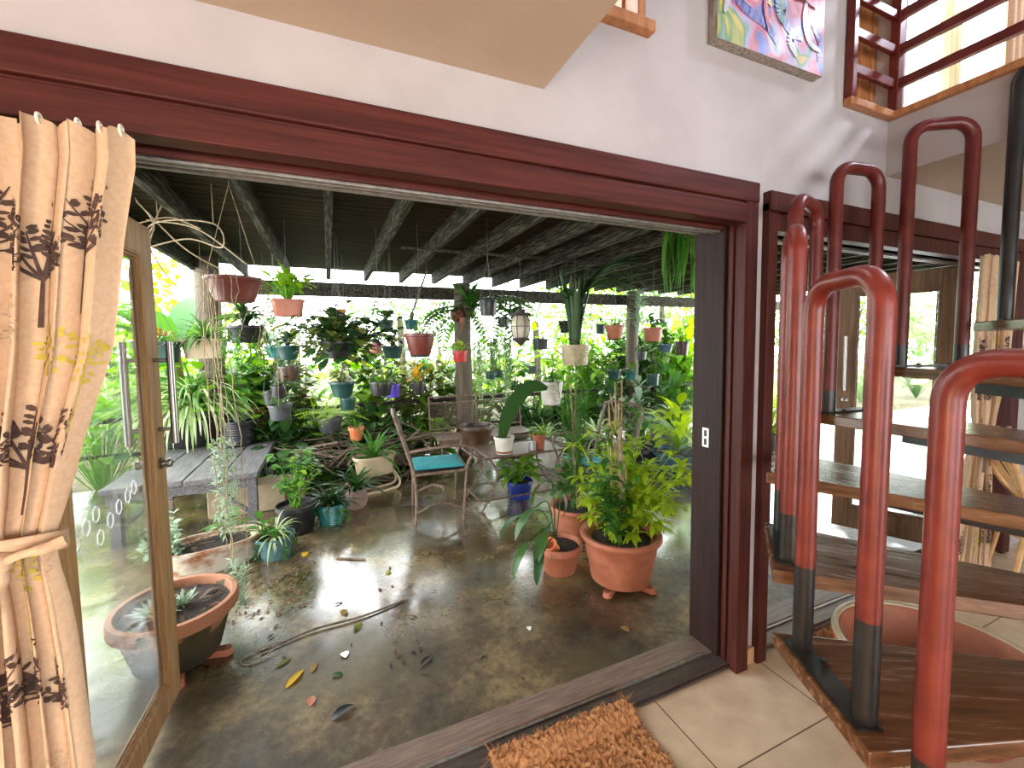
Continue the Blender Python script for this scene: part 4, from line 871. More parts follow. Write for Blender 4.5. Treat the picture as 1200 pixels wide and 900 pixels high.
pot = [c for c in r.children if c.name.startswith('pot')][0]
PC, PD = V(r.location), D
def pot_foot(x, y, rz, label):
    m = MB(); m.box((-.025, -.055, 0), (.025, .02, .034)); m.box((-.025, .0, 0), (.025, .06, .026))
    m.lathe([(0, 0), (.028, 0), (.03, .008), (.022, .02), (.026, .034), (0, .034)], 14, (0, -.055, 0))
    o = m.build('pot_foot', 'terra', None, (x, y, PZ), bevel=.004); o.rotation_euler.z = rz; return tag(o, label, 'pot foot')
def feet(c, D, labs):
    for ang, lab in labs:
        pot_foot(c.x+math.cos(ang)*D*.30, c.y+math.sin(ang)*D*.30, ang+PI/2, lab)
feet(PC, PD, [(-1.35, 'terracotta pot foot under the mossy pot near the door corner'), (-.2, 'terracotta pot foot under the mossy pot on the vine side')])
gpot('blue-green glazed pot with a striped spider plant beside the rusty trough', 324, 657, 42, 626, 'tub', 'bluegreen', [ST('l_varieg', n=34, L=1., W=.06, el=(15, 80), droop=2.0), B('l_mid', n=12, h=.5, L=.4, W=.25, off=(-.3, 0, 0)), TR('l_mid', n=5, L=.7, r=.45, leaf=.14, gap=.1, wob=.05)])
gpot('black pot with a glossy-leaved shrub in front of the lime fern', 349, 628, 44, 590, 'tub', 'potblack', [('stalk', 'l_mid', dict(n=7, h=1.5, L=.28, W=.14, whorl=3, levels=6, lean=.35)), ('stalk', 'l_bright', dict(n=4, h=1.4, L=.26, W=.13, whorl=3, levels=6, lean=.5))])
gpot('teal ringed pot of dark strappy leaves', 389, 617, 36, 588, 'ringed', 'teal', [ST('l_dark', n=60, L=1.05, W=.09, el=(20, 80), droop=1.3), ('trail', 'l_mid', dict(nm='trailing_stems', n=8, L=.75, r=.5, leaf=.16, gap=.1, wob=.06))])
gpot('round pinkish pot of glossy straps beside the wheelbarrow planter', 418, 598, 26, 573, 'round', 'pinkish', [ST('l_dark', n=30, L=1.7, W=.22, el=(20, 80), droop=1.2)])
# wheelbarrow planter
wp = at_z(440, 582, PZ); wb_ = thing('wheelbarrow_planter', 'cream toy wheelbarrow planter on bent tube legs', 'planter', (wp.x+.02, wp.y+.18, PZ), None, .2)
m, s = pot_mesh('oval', .44, .2); m.build('tray', 'cream', wb_, (0, 0, .19)); s.build('soil', 'soil', wb_, (0, 0, .19))
m = MB()
for s in (-1, 1):
    m.tube(curve_pts([(-.12, s*.07, .22), (-.13, s*.08, .03), (-.06, s*.08, .012), (.10, s*.08, .012), (.22, s*.075, .03), (.24, s*.06, .1), (.17, s*.05, .22)], 5), .013, 7)
m.build('leg', 'cream', wb_)
m = MB(); m.tube([(-.24, .02*math.cos(0), .08+0*1), (-.24, -.02, .08)], .075, 18); m.build('wheel', 'pinkish', wb_)
m = MB(); g_strap(m, 40, .45, .035, (10, 80), 1.2); m.build('foliage', 'l_mid', wb_, (0, 0, .36))
pr1 = gpot('dark grey nursery pot perched on the dead branches', 387, 508, 28, 489, 'tub', 'potgrey', [FE('l_lime', n=20, L=1.5, w=.35, lw=.08, pairs=14, el=(25, 80)), TW('twine', n=8, L=1.)], PZ+.52)
pr2 = gpot('small bright orange clay pot perched on the dead branches', 418, 517, 18, 500, 'classic', 'terrao', [ST('l_mid', n=14, L=1.3, W=.1)], PZ+.48)

# ---- low iron table, chairs, mesh bench ----
TX0, TX1, TY0, TY1, TZ = 1.20, 2.22, 3.58, 4.08, .47
tb = thing('iron_table', 'rusty low iron table with pierced top between the two chairs', 'table', ((TX0+TX1)/2, (TY0+TY1)/2, PZ))
hx_, hy_ = (TX1-TX0)/2, (TY1-TY0)/2; tz = TZ-PZ
m = MB(); m.box((-hx_+.11, -hy_+.02, tz-.012), (hx_-.11, hy_-.02, tz-.004))
m.build('top_panel', 'iron', tb)
m = MB()
for a, b in (((-hx_, -hy_), (hx_, -hy_)), ((hx_, -hy_), (hx_, hy_)), ((hx_, hy_), (-hx_, hy_)), ((-hx_, hy_), (-hx_, -hy_)), ((-hx_+.11, -hy_), (-hx_+.11, hy_)), ((hx_-.11, -hy_), (hx_-.11, hy_))): m.tube([(*a, tz-.008), (*b, tz-.008)], .011, 8)
for sx in (-1, 1):
    for k in range(9):
        y = -hy_+.05+k*.05; m.tube([(sx*(hx_-.055)+.035*math.cos(a), y+.022*math.sin(a), tz-.008) for a in [2*PI*i/12 for i in range(12)]], .004, 5, True)
m.build('top_frame', 'iron', tb)
for sx in (-1, 1):
    for sy in (-1, 1):
        m = MB(); m.tube(curve_pts([(sx*(hx_-.12), sy*(hy_-.03), tz-.015), (sx*(hx_-.20), sy*(hy_-.04), tz*.62), (sx*(hx_-.05), sy*(hy_-.02), .02), (sx*(hx_-.0), sy*(hy_-.0), 0)], 5), .011, 7); m.build('leg', 'iron', tb)
    m = MB(); m.tube([(sx*(hx_-.15), -hy_+.04, tz*.45), (sx*(hx_-.15), hy_-.04, tz*.45)], .008, 6); m.tube([(sx*(hx_-.02), -hy_+.01, .10), (sx*(hx_-.02), hy_-.01, .10)], .008, 6); m.build('stretcher', 'iron', tb)
m = MB(); m.tube([(-hx_+.03, -hy_+.02, .10), (hx_-.03, -hy_+.02, .10)], .009, 6); m.tube([(-hx_+.03, hy_-.02, .10), (hx_-.03, hy_-.02, .10)], .009, 6); m.build('stretcher', 'iron', tb)
def make_chair(label, loc, rz):
    # faces local +x
    t = thing('iron_chair', label, 'chair', loc, 'rusty iron garden chairs', rz); w = .25
    m = MB()
    m.tube([(-.22, -w, .43), (.22, -w, .44), (.24, -w*.8, .445), (.24, w*.8, .445), (.22, w, .44), (-.22, w, .43)], .013, 8); m.build('seat_frame', 'iron', t)
    MB().box((-.22, -w, .424), (.23, w, .436)).build('seat', 'sling', t)
    m = MB()
    for s in (-1, 1): m.tube(curve_pts([(-.21, s*w, .0), (-.20, s*w, .25), (-.22, s*w, .45), (-.29, s*w, .70), (-.36, s*w, .93)], 5), .013, 8)
    m.tube(curve_pts([(-.36, -w, .93), (-.375, -w*.5, .955), (-.375, w*.5, .955), (-.36, w, .93)], 5), .013, 8); m.build('back_frame', 'iron', t)
    m = MB(); pr = [(-.222, .46), (-.25, .56), (-.285, .68), (-.325, .82), (-.362, .94)]
    pc = curve_pts([(x, 0, z) for x, z in pr], 4)
    for q in pc: m.tube([(q.x, -w, q.z), (q.x, w, q.z)], .0022, 4)
    for k in range(1, 22): y = -w+2*w*k/22; m.tube([(q.x, y, q.z) for q in pc[::4]], .0022, 4)
    m.build('backrest', 'sling', t)
    for s in (-1, 1):
        MB().tube(curve_pts([(.24, s*w*.96, .44), (.22, s*w, .25), (.20, s*w, .0)], 5), .012, 8).build('front_leg', 'iron', t)
        m = MB(); m.tube(curve_pts([(-.265, s*w, .63), (-.1, s*(w+.03), .655), (.12, s*(w+.04), .67), (.24, s*(w+.03), .65), (.28, s*(w+.02), .58), (.25, s*(w+.01), .50), (.235, s*w, .445)], 5), .013, 8); m.build('armrest', 'iron', t)
        m = MB(); m.tube(curve_pts([(-.20, s*w, .10), (0, s*w, .17), (.20, s*w, .10)], 6), .009, 7); m.build('stretcher', 'iron', t)
    MB().tube(curve_pts([(.0, -w, .17), (.06, 0, .2), (.0, w, .17)], 6), .009, 7).build('stretcher', 'iron', t)
    return t
def cushion(loc, rz, label):
    m = MB(); n = 14; w = .43
    for s in (0, 1):
        for j in range(n+1):
            for i in range(n+1):
                x, y = -w/2+w*i/n, -w/2+w*j/n; e = min(i, j, n-i, n-j)/n*2; k = (1-(1-min(1, e*2.2))**2)
                m.v.append((x, y, (.028+.020*k) if s else (.028-.026*k)))
    for s in (0, 1):
        for j in range(n):
            for i in range(n): a = s*(n+1)**2+j*(n+1)+i; f = (a, a+1, a+n+2, a+n+1); m.f.append(f if s else f[::-1]); m.mi.append(0)
    o = m.build('seat_cushion', 'cush', None, loc, smooth=180); o.rotation_euler.z = rz; return tag(o, label, 'cushion')
CA = (.87, 3.80); make_chair('rusty iron chair with curved arms facing the low table', (CA[0], CA[1], PZ), -.12)
cushion((CA[0]+.01, CA[1], PZ+.437), -.12, 'teal cushion on the chair beside the bench post')
CB = at_z(712, 548, PZ+.43); make_chair('rusty iron chair half hidden behind the tall potted stems', (CB.x, CB.y+.2, PZ), PI+.12)
cushion((CB.x, CB.y+.2, PZ+.437), PI+.12, 'teal cushion on the chair behind the tall potted stems')
mb = thing('mesh_bench', 'iron mesh-backed bench standing in front of the round post', 'bench', (1.75, 4.98, PZ))
m = MB()
for x in (-.62, 0, .62): m.tube([(x, .22, 0), (x, .24, .45), (x, .28, .88)], .012, 7)
for z, y in ((.88, .28), (.80, .27), (.47, .24)): m.tube([(-.62, y, z), (.62, y, z)], .010, 7)
m.build('back_frame', 'iron', mb)
m = MB()
for k in range(42): x = -.61+k*.0298; m.tube([(x, .272, .8), (x, .243, .48)], .0022, 4)
for k in range(12): z = .49+k*.026; y = .243+(z-.48)*.09; m.tube([(-.62, y, z), (.62, y, z)], .0022, 4)
m.build('back_mesh', 'iron', mb)
m = MB(); m.box((-.62, -.2, .415), (.62, .23, .425))
m.build('seat', 'iron', mb)
m = MB(); m.tube([(-.62, -.2, .42), (.62, -.2, .42)], .012, 7); m.box((-.62, -.205, .36), (.62, -.198, .41)); m.build('seat_frame', 'iron', mb)
for x in (-.58, .58): MB().tube([(x, -.18, .42), (x, -.2, 0)], .012, 7).build('front_leg', 'iron', mb)
gpot('wide brown glazed pot with blue rim on the mesh bench', 559, 528, 40, 498, 'bowl', 'brownglaze', [TW('drywood', n=9, L=.7, el=(40, 85))], PZ+.425)
sr, sD, sh = gpot('stained white pot with one enormous curved leaf on the iron table', 591, 533, 24, 511, 'tub', 'white', [TW('l_olive', n=14, L=.7, el=(30, 80))], TZ, saucer='terra')
m = MB()
c = curve_pts([(-.02, 0, sh*.8), (.0, -.06, sh+.16), (.09, -.10, sh+.36), (.24, -.12, sh+.47), (.42, -.1, sh+.44)], 6); n = len(c)
vs = []; fs = []
for i, p in enumerate(c):
    t = i/(n-1); w = .075*math.sin(PI*min(1, .12+.86*t))**.7+.003; tt = (c[min(i+1, n-1)]-c[max(i-1, 0)]).normalized(); sd = V((tt.z, .35, -tt.x)).normalized()*w*1.15; vs += [p+sd, p+V((0, .012, -.004)), p-sd]
for i in range(n-1): a = i*3; fs += [(a, a+1, a+4, a+3), (a+1, a+2, a+5, a+4)]
m.add(vs, fs); m.build('giant_leaf', 'l_dark', sr)
gpot('little terracotta pot with rosette leaves on the iron table', 632, 527, 16, 509, 'classic', 'terra', [B('l_bright', n=10, h=.6, L=.9, W=.6)], TZ)
tp = at_z(625, 528, TZ); tc = thing('tin_can', 'ribbed silver tin can on the iron table', 'tin can', (tp.x, tp.y+.02, TZ)); m = MB(); m.lathe([(0, 0), (.034, 0)]+[(.034+.0012*(i % 2), .004+i*.0085) for i in range(9)]+[(.035, .082), (.032, .082), (.031, .01), (0, .01)], 24); m.build('can', 'tin', tc)
gpot('cobalt blue pot of big glossy leaves under the iron table', 609, 586, 32, 562, 'tub', 'blue', [B('l_bright', n=26, h=.85, L=.75, W=.38, el=(10, 75), droop=1.), B('l_mid', n=14, h=.8, L=.75, W=.36, el=(0, 60), droop=1.2)])
gpot('broad white tub behind the iron table', 640, 549, 46, 515, 'tub', 'white', [ST('l_pale', n=30, L=.9, W=.04, el=(20, 85)), ('twigs', 'twine', dict(nm='dry_stems', n=16, L=.8))])
gpot('brown clay pot in the shade beyond the white tub', 675, 542, 26, 518, 'classic', 'brownp', [ST('l_mid', n=26, L=1.4, W=.1)])

# ---- the terracotta group in the middle ----
br_, bD, bh = gpot('biggest clean terracotta pot with bright spreading shrub, on pot feet', 727, 694, 93, 622, 'big', 'terra', [], lift=.034)
m = MB()
for k in range(22):
    a = R(-1.0, 1.7); lean = R(.15, .95); p = V((R(-.1, .1), R(-.1, .1), 0)); d = V((math.cos(a)*lean, math.sin(a)*lean, 1)).normalized(); hh = R(.35, .72); pts = [p+d*hh*t+V((math.cos(a), math.sin(a), -.3))*.12*t*t for t in [i/5 for i in range(6)]]; m.tube(pts, [.007, .006, .005, .005, .004, .003], 5)
    for l in range(7):
        q = pts[0].lerp(pts[-1], .25+.75*l/6); sub = rdir(-10, 50); e = q+sub*R(.05, .17); m.tube([q, e], .002, 4)
        for w in range(7): m.leaf(e, (sub*.6+rdir(-30, 25)).normalized(), R(.07, .125), R(.028, .044), .7, 3, 'ovate', .15)
m.build('foliage', 'l_lime', br_, (0, 0, bh*.87))
m = MB()
for k in range(7):
    a = R(2, 4.6); p = V((R(-.1, .08), R(-.12, .05), 0)); d = V((math.cos(a)*.35, math.sin(a)*.35, 1)).normalized(); hh = R(.2, .5); m.tube([p, p+d*hh], .005, 5)
    for l in range(5):
        q = p+d*hh*(.35+.65*l/4)
        for w in range(6): m.leaf(q, (rdir(-30, 40)+d*.2).normalized(), R(.07, .12), R(.03, .042), .8, 3, 'ovate', .15)
m.build('dark_foliage', 'l_mid', br_, (0, 0, bh*.87))
m = MB()
for k in range(9):
    a = R(0, 6.28); m.tube([(R(-.08, .08), R(-.08, .08), 0), (R(-.08, .08), R(-.08, .08), R(.3, .5)), (R(-.12, .05), R(-.05, .1), R(.6, 1.05))], [.008, .006, .004], 6)
m.build('stem', 'twine', br_, (0, 0, bh*.87))
m = MB()
for k in range(60): q = V((R(-.14, .10), R(-.1, .15), R(.35, 1.15))); m.leaf(q, rdir(-40, 50), R(.06, .12), R(.02, .04), .6, 3, 'ovate', .1)
m.build('upper_leaves', 'l_mid', br_, (0, 0, bh*.87))
bc = V(br_.location); feet(bc, bD, [(-2.6, 'terracotta pot foot beneath the biggest clean pot, beside the small pot'), (-1.1, 'terracotta pot foot beneath the biggest clean pot, nearest the sill'), (1.2, 'terracotta pot foot beneath the biggest clean pot, on the garden side')])
md, mD, mh = gpot('mid-sized terracotta pot of tall feathery stems behind two others', 676, 636, 64, 590, 'big', 'terra', [('wispy', 'l_mid', dict(n=9, h=2.6, fine=70, L=.13, lean=.14)), ('stalk', 'l_mid', dict(n=6, h=.8, L=.3, W=.13, whorl=5, levels=4, lean=.5))])
m = MB()
for k in range(3): m.tube([(R(-.04, .04), R(-.04, .04), 0), (R(-.04, .04), .02, .5), (R(-.05, .02), .02, 1.0)], [.012, .009, .005], 7)
m.build('stem', 'twine', md, (0, 0, mh*.87))
sm, sD2, sh2 = gpot('small terracotta pot with a tipped clay pot inside and drooping dark leaves', 656, 678, 53, 635, 'classic', 'terra', [])
m = MB(); m.lathe([(0, 0), (.030, 0), (.038, .07), (.044, .071), (.045, .09), (.038, .09), (.033, .075), (.0, .02)], 24)
o = m.build('clay_pot', 'terrao', None, (sm.location.x-.045, sm.location.y-.03, PZ+sh2*.84), smooth=40); o.rotation_euler = (.25, -.75, 0); tag(o, 'tiny clay pot lying tipped inside the small terracotta pot', 'pot')
m = MB()
for (ex, ey, ez, L, W, dr) in ((-.22, -.06, .32, .24, .075, 1.0), (-.17, -.14, .20, .25, .08, .7), (-.26, .05, .24, .22, .07, 1.1), (-.30, -.16, .16, .26, .06, 1.3), (-.24, -.22, .10, .2, .06, 1.5), (-.06, .1, .42, .22, .07, .9), (.02, -.02, .36, .2, .07, 1.)):
    q = V((ex, ey, ez)); m.tube(curve_pts([(-.02, .02, 0), (ex*.45, ey*.45, ez*.9+.03), q], 6), .0045, 5); m.leaf(q, V((ex, ey, -.1)), L, W, dr, 6, 'ovate', .2)
for k in range(8): m.leaf((-.03, .02, .0), rdir(-5, 40, 2.3, 4.2), R(.2, .34), .012, .7, 5, 'strap', .2)
m.build('foliage', 'l_dark', sm, (0, 0, sh2*.87))
o = MB(); o.lathe([(0, 0), (.10, 0), (.125, .022), (.12, .024), (.09, .008), (0, .006)], 28)

# ---- litter on the wet floor ----
FL_Z = PZ
p0, p1 = at_z(306, 767, FL_Z), at_z(478, 703, FL_Z)
sk = MB(); sk.tube(curve_pts([(0, 0, .006), (p1.x*.3-p0.x*.3, (p1.y-p0.y)*.3+.03, .012), ((p1.x-p0.x)*.65, (p1.y-p0.y)*.65-.01, .01), (p1.x-p0.x, p1.y-p0.y, .007)], 6), [.004]*6+[.006]*6+[.0055]*6+[.003], 6)
o = sk.build('fallen_stick', 'drywood', None, (p0.x, p0.y, FL_Z)); tag(o, 'long thin brown stick lying on the wet concrete', 'stick')
p0 = at_z(300, 768, FL_Z); sk = MB()
sk.tube(curve_pts([(.12, .05, .006), (0, .03, .01), (-.06, -.02, .006), (-.03, -.06, .006), (.03, -.05, .01), (.1, .0, .02)], 6), .003, 5); g_twigs(sk, 10, .14, .0015, (0, 12))
o = sk.build('curled_stem', 'twine', None, (p0.x, p0.y, FL_Z)); tag(o, 'curled pale stem lying by the mossy pot', 'stem')
p0 = at_z(412, 656, FL_Z); o = MB().tube([(-.1, .06, .007), (.09, -.05, .007)], .006, 6).build('fallen_twig', 'drywood', None, (p0.x, p0.y, FL_Z)); tag(o, 'short dark twig on the wet floor before the teal ringed pot', 'twig')
def litter(u, v, L, W, mat, label, az=None, droop=.5, group=None, nm='fallen_leaf', cat='fallen leaf'):
    p = at_z(u, v, FL_Z); m = MB(); a = R(0, 6.28) if az is None else az
    m.leaf((-math.cos(a)*L/2, -math.sin(a)*L/2, .004), V((math.cos(a), math.sin(a), droop*.5)), L, W, droop, 5, 'ovate', .25)
    mn = min(q[2] for q in m.v); m.v = [(x, y, z-mn+.002) for x, y, z in m.v]
    o = m.build(nm, mat, None, (p.x, p.y, FL_Z)); return tag(o, label, cat, group)
litter(346, 796, .11, .035, 'l_yellow', 'golden-orange fallen leaf lying near the sill', .9, .3)
litter(404, 768, .05, .045, 'sticker', 'white fallen petal in the middle of the wet floor', None, .3, None, 'fallen_petal', 'petal')
litter(419, 735, .06, .05, 'l_olive', 'curled olive leaf beside the long stick', 2., 1.2)
litter(404, 718, .05, .045, 'l_rust', 'rust-coloured curled leaf touching the long stick', 1., 1.4)
litter(333, 777, .08, .025, 'l_olive', 'narrow olive leaf next to the golden-orange one', .7, .2)
litter(368, 783, .06, .03, 'l_dry', 'brown dry leaf between the golden leaf and white petal', 1.2, .5)
litter(365, 822, .05, .04, 'terrap', 'pink scrap of petal in front of the doorway', None, .7, None, 'fallen_petal', 'petal')
litter(402, 836, .10, .045, 'potblack', 'black curled leaf on the dry concrete by the sill', .4, .8)
litter(358, 650, .07, .05, 'l_yellow', 'yellow fallen leaf by the blue-green pot', 1.3, .8)
litter(732, 738, .05, .04, 'l_dry', 'brown leaf in front of the biggest clean pot', None, .6)
litter(395, 792, .05, .03, 'l_dark', 'dark leaf just above the black curled one', None, .6)
litter(500, 775, .07, .03, 'potblack', 'black twiggy leaf on the drier concrete', .5, .7)
litter(620, 737, .035, .03, 'sticker', 'white petal near the front of the small terracotta pot', None, .3, None, 'fallen_petal', 'petal')
litter(455, 672, .05, .03, 'l_lime', 'lime green leaf scrap on the wet floor', None, .4)
rg = random.Random(77)
for k in range(46):
    u, v = rg.uniform(300, 640), rg.uniform(655, 800)
    if u < 330 and v < 720: continue
    if u > 560 and v < 690: continue
    litter(u, v, rg.uniform(.02, .05), rg.uniform(.008, .02), rg.choice(('l_litter', 'potblack', 'drywood', 'l_litter')), 'small dark leaf scrap scattered on the wet concrete', rg.uniform(0, 6.28), rg.uniform(.2, 1.), 'leaf scraps on the wet concrete')
pm = MB()
for k in range(220):
    x, y = R(-.62, -.15), R(2.7, 3.5); pm.leaf((x, y, .004), V((R(-1, 1), R(-1, 1), R(0, .4))), R(.02, .05), R(.008, .018), .6, 2, 'x', .2)
o = pm.build('leaf_litter', 'l_litter', None, (0, 0, FL_Z)); o['kind'] = 'stuff'; o['label'] = 'brown leaf litter on the floor between trough and blue-green pot'; o['category'] = 'leaf litter'
tg = MB()
for pts in ([(160, 236), (215, 290), (262, 318), (262, 330)], [(165, 292), (220, 280), (260, 290), (250, 262), (180, 262), (160, 300)], [(158, 232), (180, 262), (176, 290), (196, 325)], [(172, 258), (230, 268), (290, 310)], [(190, 240), (175, 275), (168, 300)], [(160, 262), (200, 255), (235, 268)]):
    tg.tube(curve_pts([at_depth(u, v, 2.55+.1*math.sin(i*2.+u)) for i, (u, v) in enumerate(pts)], 8), .0045, 5)
tgo = at_depth(185, 262, 2.55); tg.tube([tgo, (tgo.x, tgo.y, 2.5)], .003, 5); tg.tube([at_depth(250, 262, 2.6), V((at_depth(250, 262, 2.6).x, at_depth(250, 262, 2.6).y, 2.5))], .003, 5)
o = tg.build('dry_vine', 'twine'); tag(o, 'tangle of bare dry vines under the rafters above the honey glass door', 'vine')
st_ = MB(); a, b = at_depth(500, 318, 5.0), at_depth(482, 370, 5.0); st_.tube([a, b], .012, 6); st_.tube([a, (a.x, a.y, 2.5)], .003, 4); o = st_.build('hanging_stick', 'drywood'); tag(o, 'short dark stick dangling beside the teal bowl under the beam', 'stick')
PERCH = [V(pr1[0].location), V(pr2[0].location)]
bpile = MB()
for k in range(120):
    p = V((R(-.5, 1.0), R(-.3, .3), R(0, .5))); d = V((R(-1, 1), R(-.5, .5), R(-.25, .3))).normalized(); L = R(.3, .9); bpile.tube([p-d*L/2, p+V((R(-.05, .05), R(-.05, .05), R(-.03, .06))), p+d*L/2], [R(.004, .012), R(.006, .014), .003], 5)
for q in PERCH:
    for k in range(9):
        a = k*PI/9+.2; L = .34; h_ = q.z-.012-R(0, .01)-(PZ)
        bpile.tube([(q.x-.1-math.cos(a)*L, q.y-5.15-math.sin(a)*L*.6, max(.01, h_-.22)), (q.x-.1, q.y-5.15, h_-.014), (q.x-.1+math.cos(a)*L, q.y-5.15+math.sin(a)*L*.6, max(.01, h_-.3))], [.014, .013, .007], 6)
    bpile.tube([(q.x-.1, q.y-5.15, 0), (q.x-.08, q.y-5.15, (q.z-PZ)*.5), (q.x-.1, q.y-5.15, q.z-PZ-.02)], [.04, .03, .03], 8)
bpile.v = [(x, y, max(z, .005)) for x, y, z in bpile.v]
o = bpile.build('brush_pile', 'drywood', None, (.1, 5.15, PZ)); o['kind'] = 'stuff'; o['label'] = 'tangled pile of dead branches behind the ringed and pinkish pots'; o['category'] = 'brush pile'
# ---- garden beyond the patio ----
GZ = -.14
def cloud(m, c, rad, n, L, W, lumps=7):
    cs = [(V((R(-1, 1)*rad[0]*.62, R(-1, 1)*rad[1]*.62, R(-1, 1)*rad[2]*.62)), R(.35, .6)) for _ in range(lumps)]
    for k in range(n):
        o, s = cs[k % lumps]; d = rdir(-70, 90); r = R(.5, 1)**.5*s; p = V(c)+o+V((d.x*rad[0]*r, d.y*rad[1]*r, d.z*rad[2]*r))
        t = (d+rdir(-80, 50)).normalized(); sd = t.cross(rdir(-90, 90)).normalized(); l = L*R(.6, 1.3); w = W*R(.7, 1.2)*.5; q = p+t*l*.5
        m.add([p, q+sd*w, p+t*l+V((0, 0, -.15*l)), q-sd*w], [(0, 1, 2), (0, 2, 3)])
def gx(u, Y): return at_y(u, 430, Y).x
def tree(label, u, Y, zc, rad, n, L, W, mat, name='garden_tree', cat='tree', x=None, group='trees beyond the patio'):
    x = gx(u, Y) if x is None else x; t = thing(name, label, cat, (x, Y, GZ), group)
    m = MB(); cloud(m, (0, 0, zc), rad, n, L, W, 9); m.build('foliage', mat, t, smooth=0)
    m = MB(); top = V((R(-.2, .2), R(-.2, .2), zc)); r = .03+.03*zc
    m.tube(curve_pts([(0, 0, 0), (R(-.1, .1), R(-.1, .1), zc*.5), top], 5), [r]*5+[r*.7]*5+[r*.4], 8)
    for k in range(6):
        d = rdir(5, 70); s = V((0, 0, zc*R(.4, .85))); m.tube([s, s+V((d.x*rad[0]*.5, d.y*rad[1]*.5, d.z*rad[2]*.5)), s+V((d.x*rad[0], d.y*rad[1], d.z*rad[2]))*.8], [r*.4, r*.25, r*.1], 5)
    m.build('trunk', 'post', t); return t
def clump(label, u, Y, mat, fn, kw, name='garden_shrub', cat='shrub', z=GZ, stem=None):
    t = thing(name, label, cat, (gx(u, Y), Y, z), 'shrubs along the garden edge'); m = MB(); GEN[fn](m, **kw); m.build('foliage', mat, t, smooth=60)
    if stem:
        s = MB(); s.tube([(0, 0, -.0), (0, 0, stem)], .04, 8); s.build('stem', 'drywood', t)
    return t
clump('lime ferny shrub glowing behind the grey pot on the branches', 392, 6.15, 'l_lime', 'fern', dict(n=60, L=.95, w=.16, lw=.05, el=(25, 88), pairs=14, droop=1.), z=.05)
clump('second lime fern further left behind the black shrub pot', 333, 6.2, 'l_bright', 'fern', dict(n=40, L=.8, w=.16, lw=.05, el=(20, 85), pairs=14, droop=1.1))
clump('shrub of long dark straps behind the wheelbarrow planter', 452, 6.3, 'l_mid', 'strap', dict(n=90, L=1., W=.06, el=(15, 85), droop=1.3))
clump('broad bright leafy shrub in front of the mesh bench', 508, 5.6, 'l_bright', 'broad', dict(n=34, h=.5, L=.24, W=.17, el=(20, 80)), z=PZ)
clump('leggy shrub with bronze tips under the yellow-leaved pot', 492, 6.2, 'l_olive', 'stalk', dict(n=14, h=1.25, L=.24, W=.10, whorl=5, levels=6, lean=.3))
clump('tall green shrub behind the bench end and olive urn', 252, 6.0, 'l_bright', 'broad', dict(n=120, h=1.45, L=.24, W=.15, el=(30, 88), spread=.5))
clump('dense mid-green shrub beyond the black spider-plant tub', 190, 6.2, 'l_mid', 'broad', dict(n=110, h=1.35, L=.26, W=.17, el=(20, 88), spread=.6))
clump('dense shrub showing through the glass of the honey door', 110, 6.0, 'l_bright', 'broad', dict(n=110, h=1.7, L=.26, W=.17, el=(20, 88), spread=.6))
clump('dark strappy shrub behind the mesh bench', 600, 6.3, 'l_dark', 'strap', dict(n=110, L=1.05, W=.05, el=(30, 88), droop=1.1))
clump('pale strappy shrub beyond the iron table', 640, 6.35, 'l_pale', 'strap', dict(n=120, L=1.2, W=.05, el=(35, 88), droop=1.2))
clump('grey-green strappy shrub behind the tall feathery stems', 690, 6.3, 'l_mid', 'strap', dict(n=120, L=1.25, W=.055, el=(35, 88), droop=1.2))
clump('silver broad-leaved shrub by the garden rail near the dark jamb', 772, 6.25, 'l_silver', 'broad', dict(n=70, h=.9, L=.36, W=.14, el=(20, 85), droop=.9))
clump('tall bare-stemmed shrub with white speckled leaves behind the green bowls', 752, 6.35, 'l_pale', 'stalk', dict(n=22, h=1.75, L=.26, W=.10, whorl=5, levels=7, lean=.3, r=.012))
clump('bright paddle-leaved shrub next to the dark jamb', 802, 6.2, 'l_bright', 'broad', dict(n=40, h=2.0, L=.6, W=.22, el=(45, 88), spread=.5))
clump('yellow-tipped cycad seen in the gap before the staircase', 908, 6.1, 'l_lime', 'fern', dict(n=46, L=.9, w=.14, lw=.03, el=(10, 85), pairs=18, droop=.9), z=.05)
clump('dark leafy clump low in the gap before the staircase', 935, 5.5, 'l_mid', 'strap', dict(n=60, L=.8, W=.06, el=(10, 80), droop=1.4), z=PZ)
clump('fine pale bush seen through the far doorway', 1010, 6.6, 'l_pale', 'broad', dict(n=120, h=1.2, L=.22, W=.12, el=(20, 88)))
clump('green bush seen through the glass of the brown door', 1075, 6.4, 'l_mid', 'broad', dict(n=120, h=1.2, L=.22, W=.10, el=(20, 88)))
gpot('leafy pot in the gap between white wall strip and red rails', 900, 528, 24, 508, 'tub', 'potblack', [ST('l_bright', n=34, L=2., W=.2, el=(20, 80), droop=1.), TW('drywood', n=16, L=1.2)])
gpot('blue tub of large leaves beside the dark doorway jamb', 795, 560, 60, 528, 'tub', 'bluegreen', [B('l_lime', n=50, h=.9, L=.4, W=.2, el=(10, 80)), ST('l_silver', n=16, L=.9, W=.14)])
gpot('dark pot of broad leaves second from the dark doorway jamb', 752, 552, 36, 524, 'tub', 'potblack', [B('l_mid', n=40, h=1.1, L=.55, W=.26, el=(20, 85))])
gpot('black pot of striped straps behind the other iron chair', 700, 540, 30, 515, 'tub', 'potblack', [ST('l_varieg', n=40, L=1.6, W=.12)])
